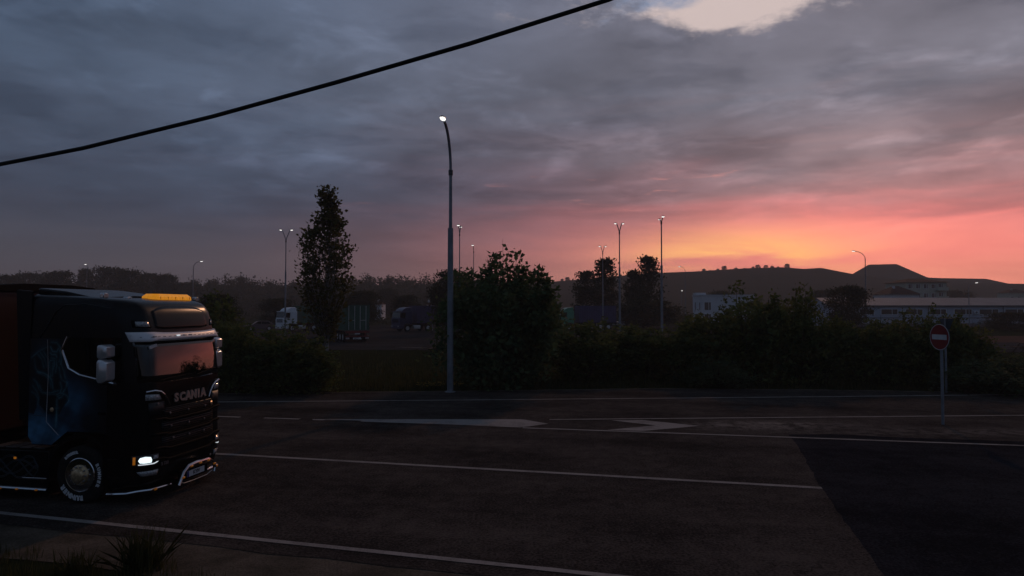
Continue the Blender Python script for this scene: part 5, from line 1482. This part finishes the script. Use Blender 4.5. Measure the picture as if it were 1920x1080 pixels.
# house with a hipped roof
def hip_house(label, u0, u1, v_ridge, v_eave, dist, wall, depth, floors, name='hipped_house'):
    x0 = (u0 - 960) / FPX * dist; x1 = (u1 - 960) / FPX * dist; w = x1 - x0
    he, hr = D(960, v_eave, dist).z, D(960, v_ridge, dist + depth / 2).z
    t = thing(name, label, 'house', (x0, dist, -0.02))
    MB().box((w / 2, depth / 2, he / 2), (w * 0.90, depth, he)).build('wall', wall, t)
    e = 0.02
    a = min(depth / 2, w * 0.42)
    rf = MB().add([(0, -0.6, he), (w, -0.6, he), (w, depth + 0.6, he), (0, depth + 0.6, he), (a, depth / 2, hr), (w - a, depth / 2, hr)], [(0, 1, 5, 4), (1, 2, 5), (2, 3, 4, 5), (3, 0, 4), (3, 2, 1, 0)]).build('roof', M_roofred, t, smooth=0)
    MB().box((w * 0.35, depth * 0.35, (he + hr) / 2 + 0.3), (0.6, 0.6, 1.6)).build('chimney', wall, rf)
    n = max(2, int(w / 3.0))
    for f in range(floors):
        z = he * (f + 0.55) / floors
        for i in range(n): window(t, w * 0.05 + w * 0.9 * (i + 0.5) / n, 0, z, 1.3, 1.3)
    return t
hip_house('small white house with a dark red hipped roof behind the long building', 1666, 1727, 536, 551.5, 190, M_whitewall, 9, 2)
# apartment block with balconies
dA = 215.0
x0 = (1700 - 960) / FPX * dA; x1 = (1775 - 960) / FPX * dA; w = x1 - x0
ab = thing('apartment_block', 'pale green apartment block with balconies and a low red roof on the slope', 'building', (x0, dA, -0.02))
ha = D(960, 529, dA).z
MB().box((w / 2, 6, ha / 2), (w, 12, ha)).build('wall', M_cream, ab)
rf = MB().add([(-0.8, -0.8, ha), (w + 0.8, -0.8, ha), (w + 0.8, 12.8, ha), (-0.8, 12.8, ha), (4, 6, ha + 1.4), (w - 4, 6, ha + 1.4)], [(0, 1, 5, 4), (1, 2, 5), (2, 3, 4, 5), (3, 0, 4), (3, 2, 1, 0)]).build('roof', M_roofred, ab, smooth=0)
for i in range(4):
    z = ha * (i + 0.55) / 4
    for k in range(4): window(ab, w * (k + 0.5) / 5.2, 0, z, 1.5, 1.5)
    b = MB().box((w - 1.9, -0.7, z - 1.3), (3.4, 1.4, 0.2)).build('balcony', M_cream, ab)
    MB().box((w - 1.9, -1.36, z - 0.75), (3.4, 0.08, 0.9)).build('balustrade', M_cream, b)
    window(ab, w - 1.9, 0, z - 0.1, 1.6, 2.0)
# small white house between the lorries, and a low shed on the far slope
hip_house('tiny white house far behind between the parked lorries', 702, 716, 565, 570.5, 185, M_whitewall, 6, 1, 'small_house')
hip_house('tiny pale house far behind above the blue lorry', 798, 812, 566, 571, 215, M_whitewall, 6, 1, 'small_house')
hip_house('dim low house on the slope beyond the apartment block', 1890, 1932, 542, 549, 290, M_cream, 7, 2, 'slope_house')

# ================================================================== grass and flowers
M_blade = leaf_mat('grass_blade', (0.030, 0.036, 0.013), (0.066, 0.068, 0.026), (0.10, 0.088, 0.038))
M_flower = material('yellow_petal', (0.45, 0.27, 0.03), 0.7, var=0.3)
def blades(P, H, W, rng, lean=0.35):
    n = len(P)
    a = rng.uniform(0, 2 * math.pi, n)
    side = np.column_stack([np.cos(a), np.sin(a), np.zeros(n)]) * (W / 2)[:, None]
    b = a + rng.uniform(0.8, 2.3, n); ln = rng.random(n) ** 1.3 * lean
    tip = P + np.column_stack([np.cos(b) * ln * H, np.sin(b) * ln * H, H * np.sqrt(1 - np.minimum(ln, .95) ** 2)])
    mid = P * 0.45 + tip * 0.55; mid[:, 2] += 0.06 * H
    V = np.stack([P - side, P + side, mid + side * 0.75, tip, mid - side * 0.75], 1).reshape(-1, 3)
    return V, np.arange(n)[:, None] * 5 + np.array([[0, 1, 2, 3, 4]])
def grass(name, P, H, W, seed, label, mat=None, lean=0.35):
    rng = np.random.default_rng(seed)
    V, F = blades(np.asarray(P), np.asarray(H), np.asarray(W), rng, lean)
    o = link_mesh(name, np_mesh(name, V, F, mat or M_blade)); o['kind'] = 'stuff'; o['label'] = label
rng = np.random.default_rng(77)
# far verge
n = 30000
fu = np.array([p.x for p in far_pts]); fy = np.array([p.y for p in far_pts])
X = rng.uniform(-22, 30, n); Yd = rng.exponential(4.2, n); 
Y = np.interp(X, fu, fy) + 0.25 + Yd
tuft = 0.5 + 0.5 * np.sin(X * 1.7 + np.sin(Y * 1.1) * 2) * np.sin(Y * 1.3 + X * 0.4)
Hh = (0.16 + 0.42 * tuft * rng.random(n)) * np.clip(Yd / 1.2, 0.35, 1)
grass('verge_grass', np.column_stack([X, Y, np.full(n, -0.02)]), Hh, np.full(n, 0.022), 1, 'rough grass along the far verge')
# tall dry stalks scattered in it
n = 500
X = rng.uniform(-18, 28, n); Y = np.interp(X, fu, fy) + 0.4 + rng.exponential(1.5, n)
grass('dry_stalks', np.column_stack([X, Y, np.full(n, -0.02)]), rng.uniform(0.45, 0.95, n), np.full(n, 0.03), 2, 'tall dry stalks standing in the verge grass', None, 0.15)
# near verge at the lorry's side of the picture
n = 15000
near_y = lambda x: n0.y + (n1_.y - n0.y) * (x - n0.x) / (n1_.x - n0.x)
X = rng.uniform(-12, 3, n); Yd = rng.random(n) * 4.5
Y = near_y(X) - 1.05 - Yd + 0.25 * np.sin(X * 2.3) + 0.15 * np.sin(X * 6.1)
tuft = 0.5 + 0.5 * np.sin(X * 3.7 + np.sin(Y * 3.1)) * np.sin(Y * 2.9 + X)
grass('near_grass', np.column_stack([X, Y, np.full(n, -0.02)]), (0.08 + 0.26 * tuft * rng.random(n)), np.full(n, 0.011), 3, 'short grass beside the near gravel shoulder')
# one large tuft
def tuft_thing(u, v, h, count, label, seed, spread=0.35):
    rng = np.random.default_rng(seed); p = G(u, v, -0.02)
    P = np.column_stack([rng.normal(0, 0.13, count), rng.normal(0, 0.10, count), np.zeros(count)])
    V, F = blades(P, h * rng.uniform(0.5, 1.1, count), np.full(count, 0.014), rng, 0.93)
    o = link_mesh('grass_tuft', np_mesh('grass_tuft', V, F, M_blade)); o.location = p
    tag(o, label, 'grass tuft')
tuft_thing(266, 1070, 0.66, 260, 'big spiky grass tuft beside the near gravel shoulder', 5)
tuft_thing(140, 1075, 0.34, 120, 'smaller grass tuft at the near gravel shoulder', 6)
# yellow flowers at the foot of the tall lamp post
for i, (u, v, s) in enumerate(((800, 730, 1.0), (818, 729, 1.1), (862, 729, 0.8))):
    rng = np.random.default_rng(90 + i); p = G(u, v, -0.02)
    t = thing('flower_clump', ('clump of small yellow flowers on the road-lorry side of the tall lamp post', 'clump of small yellow flowers at the foot of the tall lamp post', 'clump of small yellow flowers under the big dark shrub')[i], 'flowers', p)
    q = np.column_stack([rng.normal(0, 0.28 * s, 90), rng.normal(0, 0.2, 90), np.zeros(90)])
    V, F = blades(q, rng.uniform(0.15, 0.32, 90), np.full(90, 0.02), rng, 0.4)
    link_mesh('stems', np_mesh('stems', V, F, M_blade), t)
    q2 = q[:60] + np.column_stack([rng.normal(0, .05, 60), rng.normal(0, .05, 60), rng.uniform(0.14, 0.32, 60)])
    link_mesh('petals', crown_mesh('petals', q2, np.full(60, 0.055), M_flower, 95 + i), t)
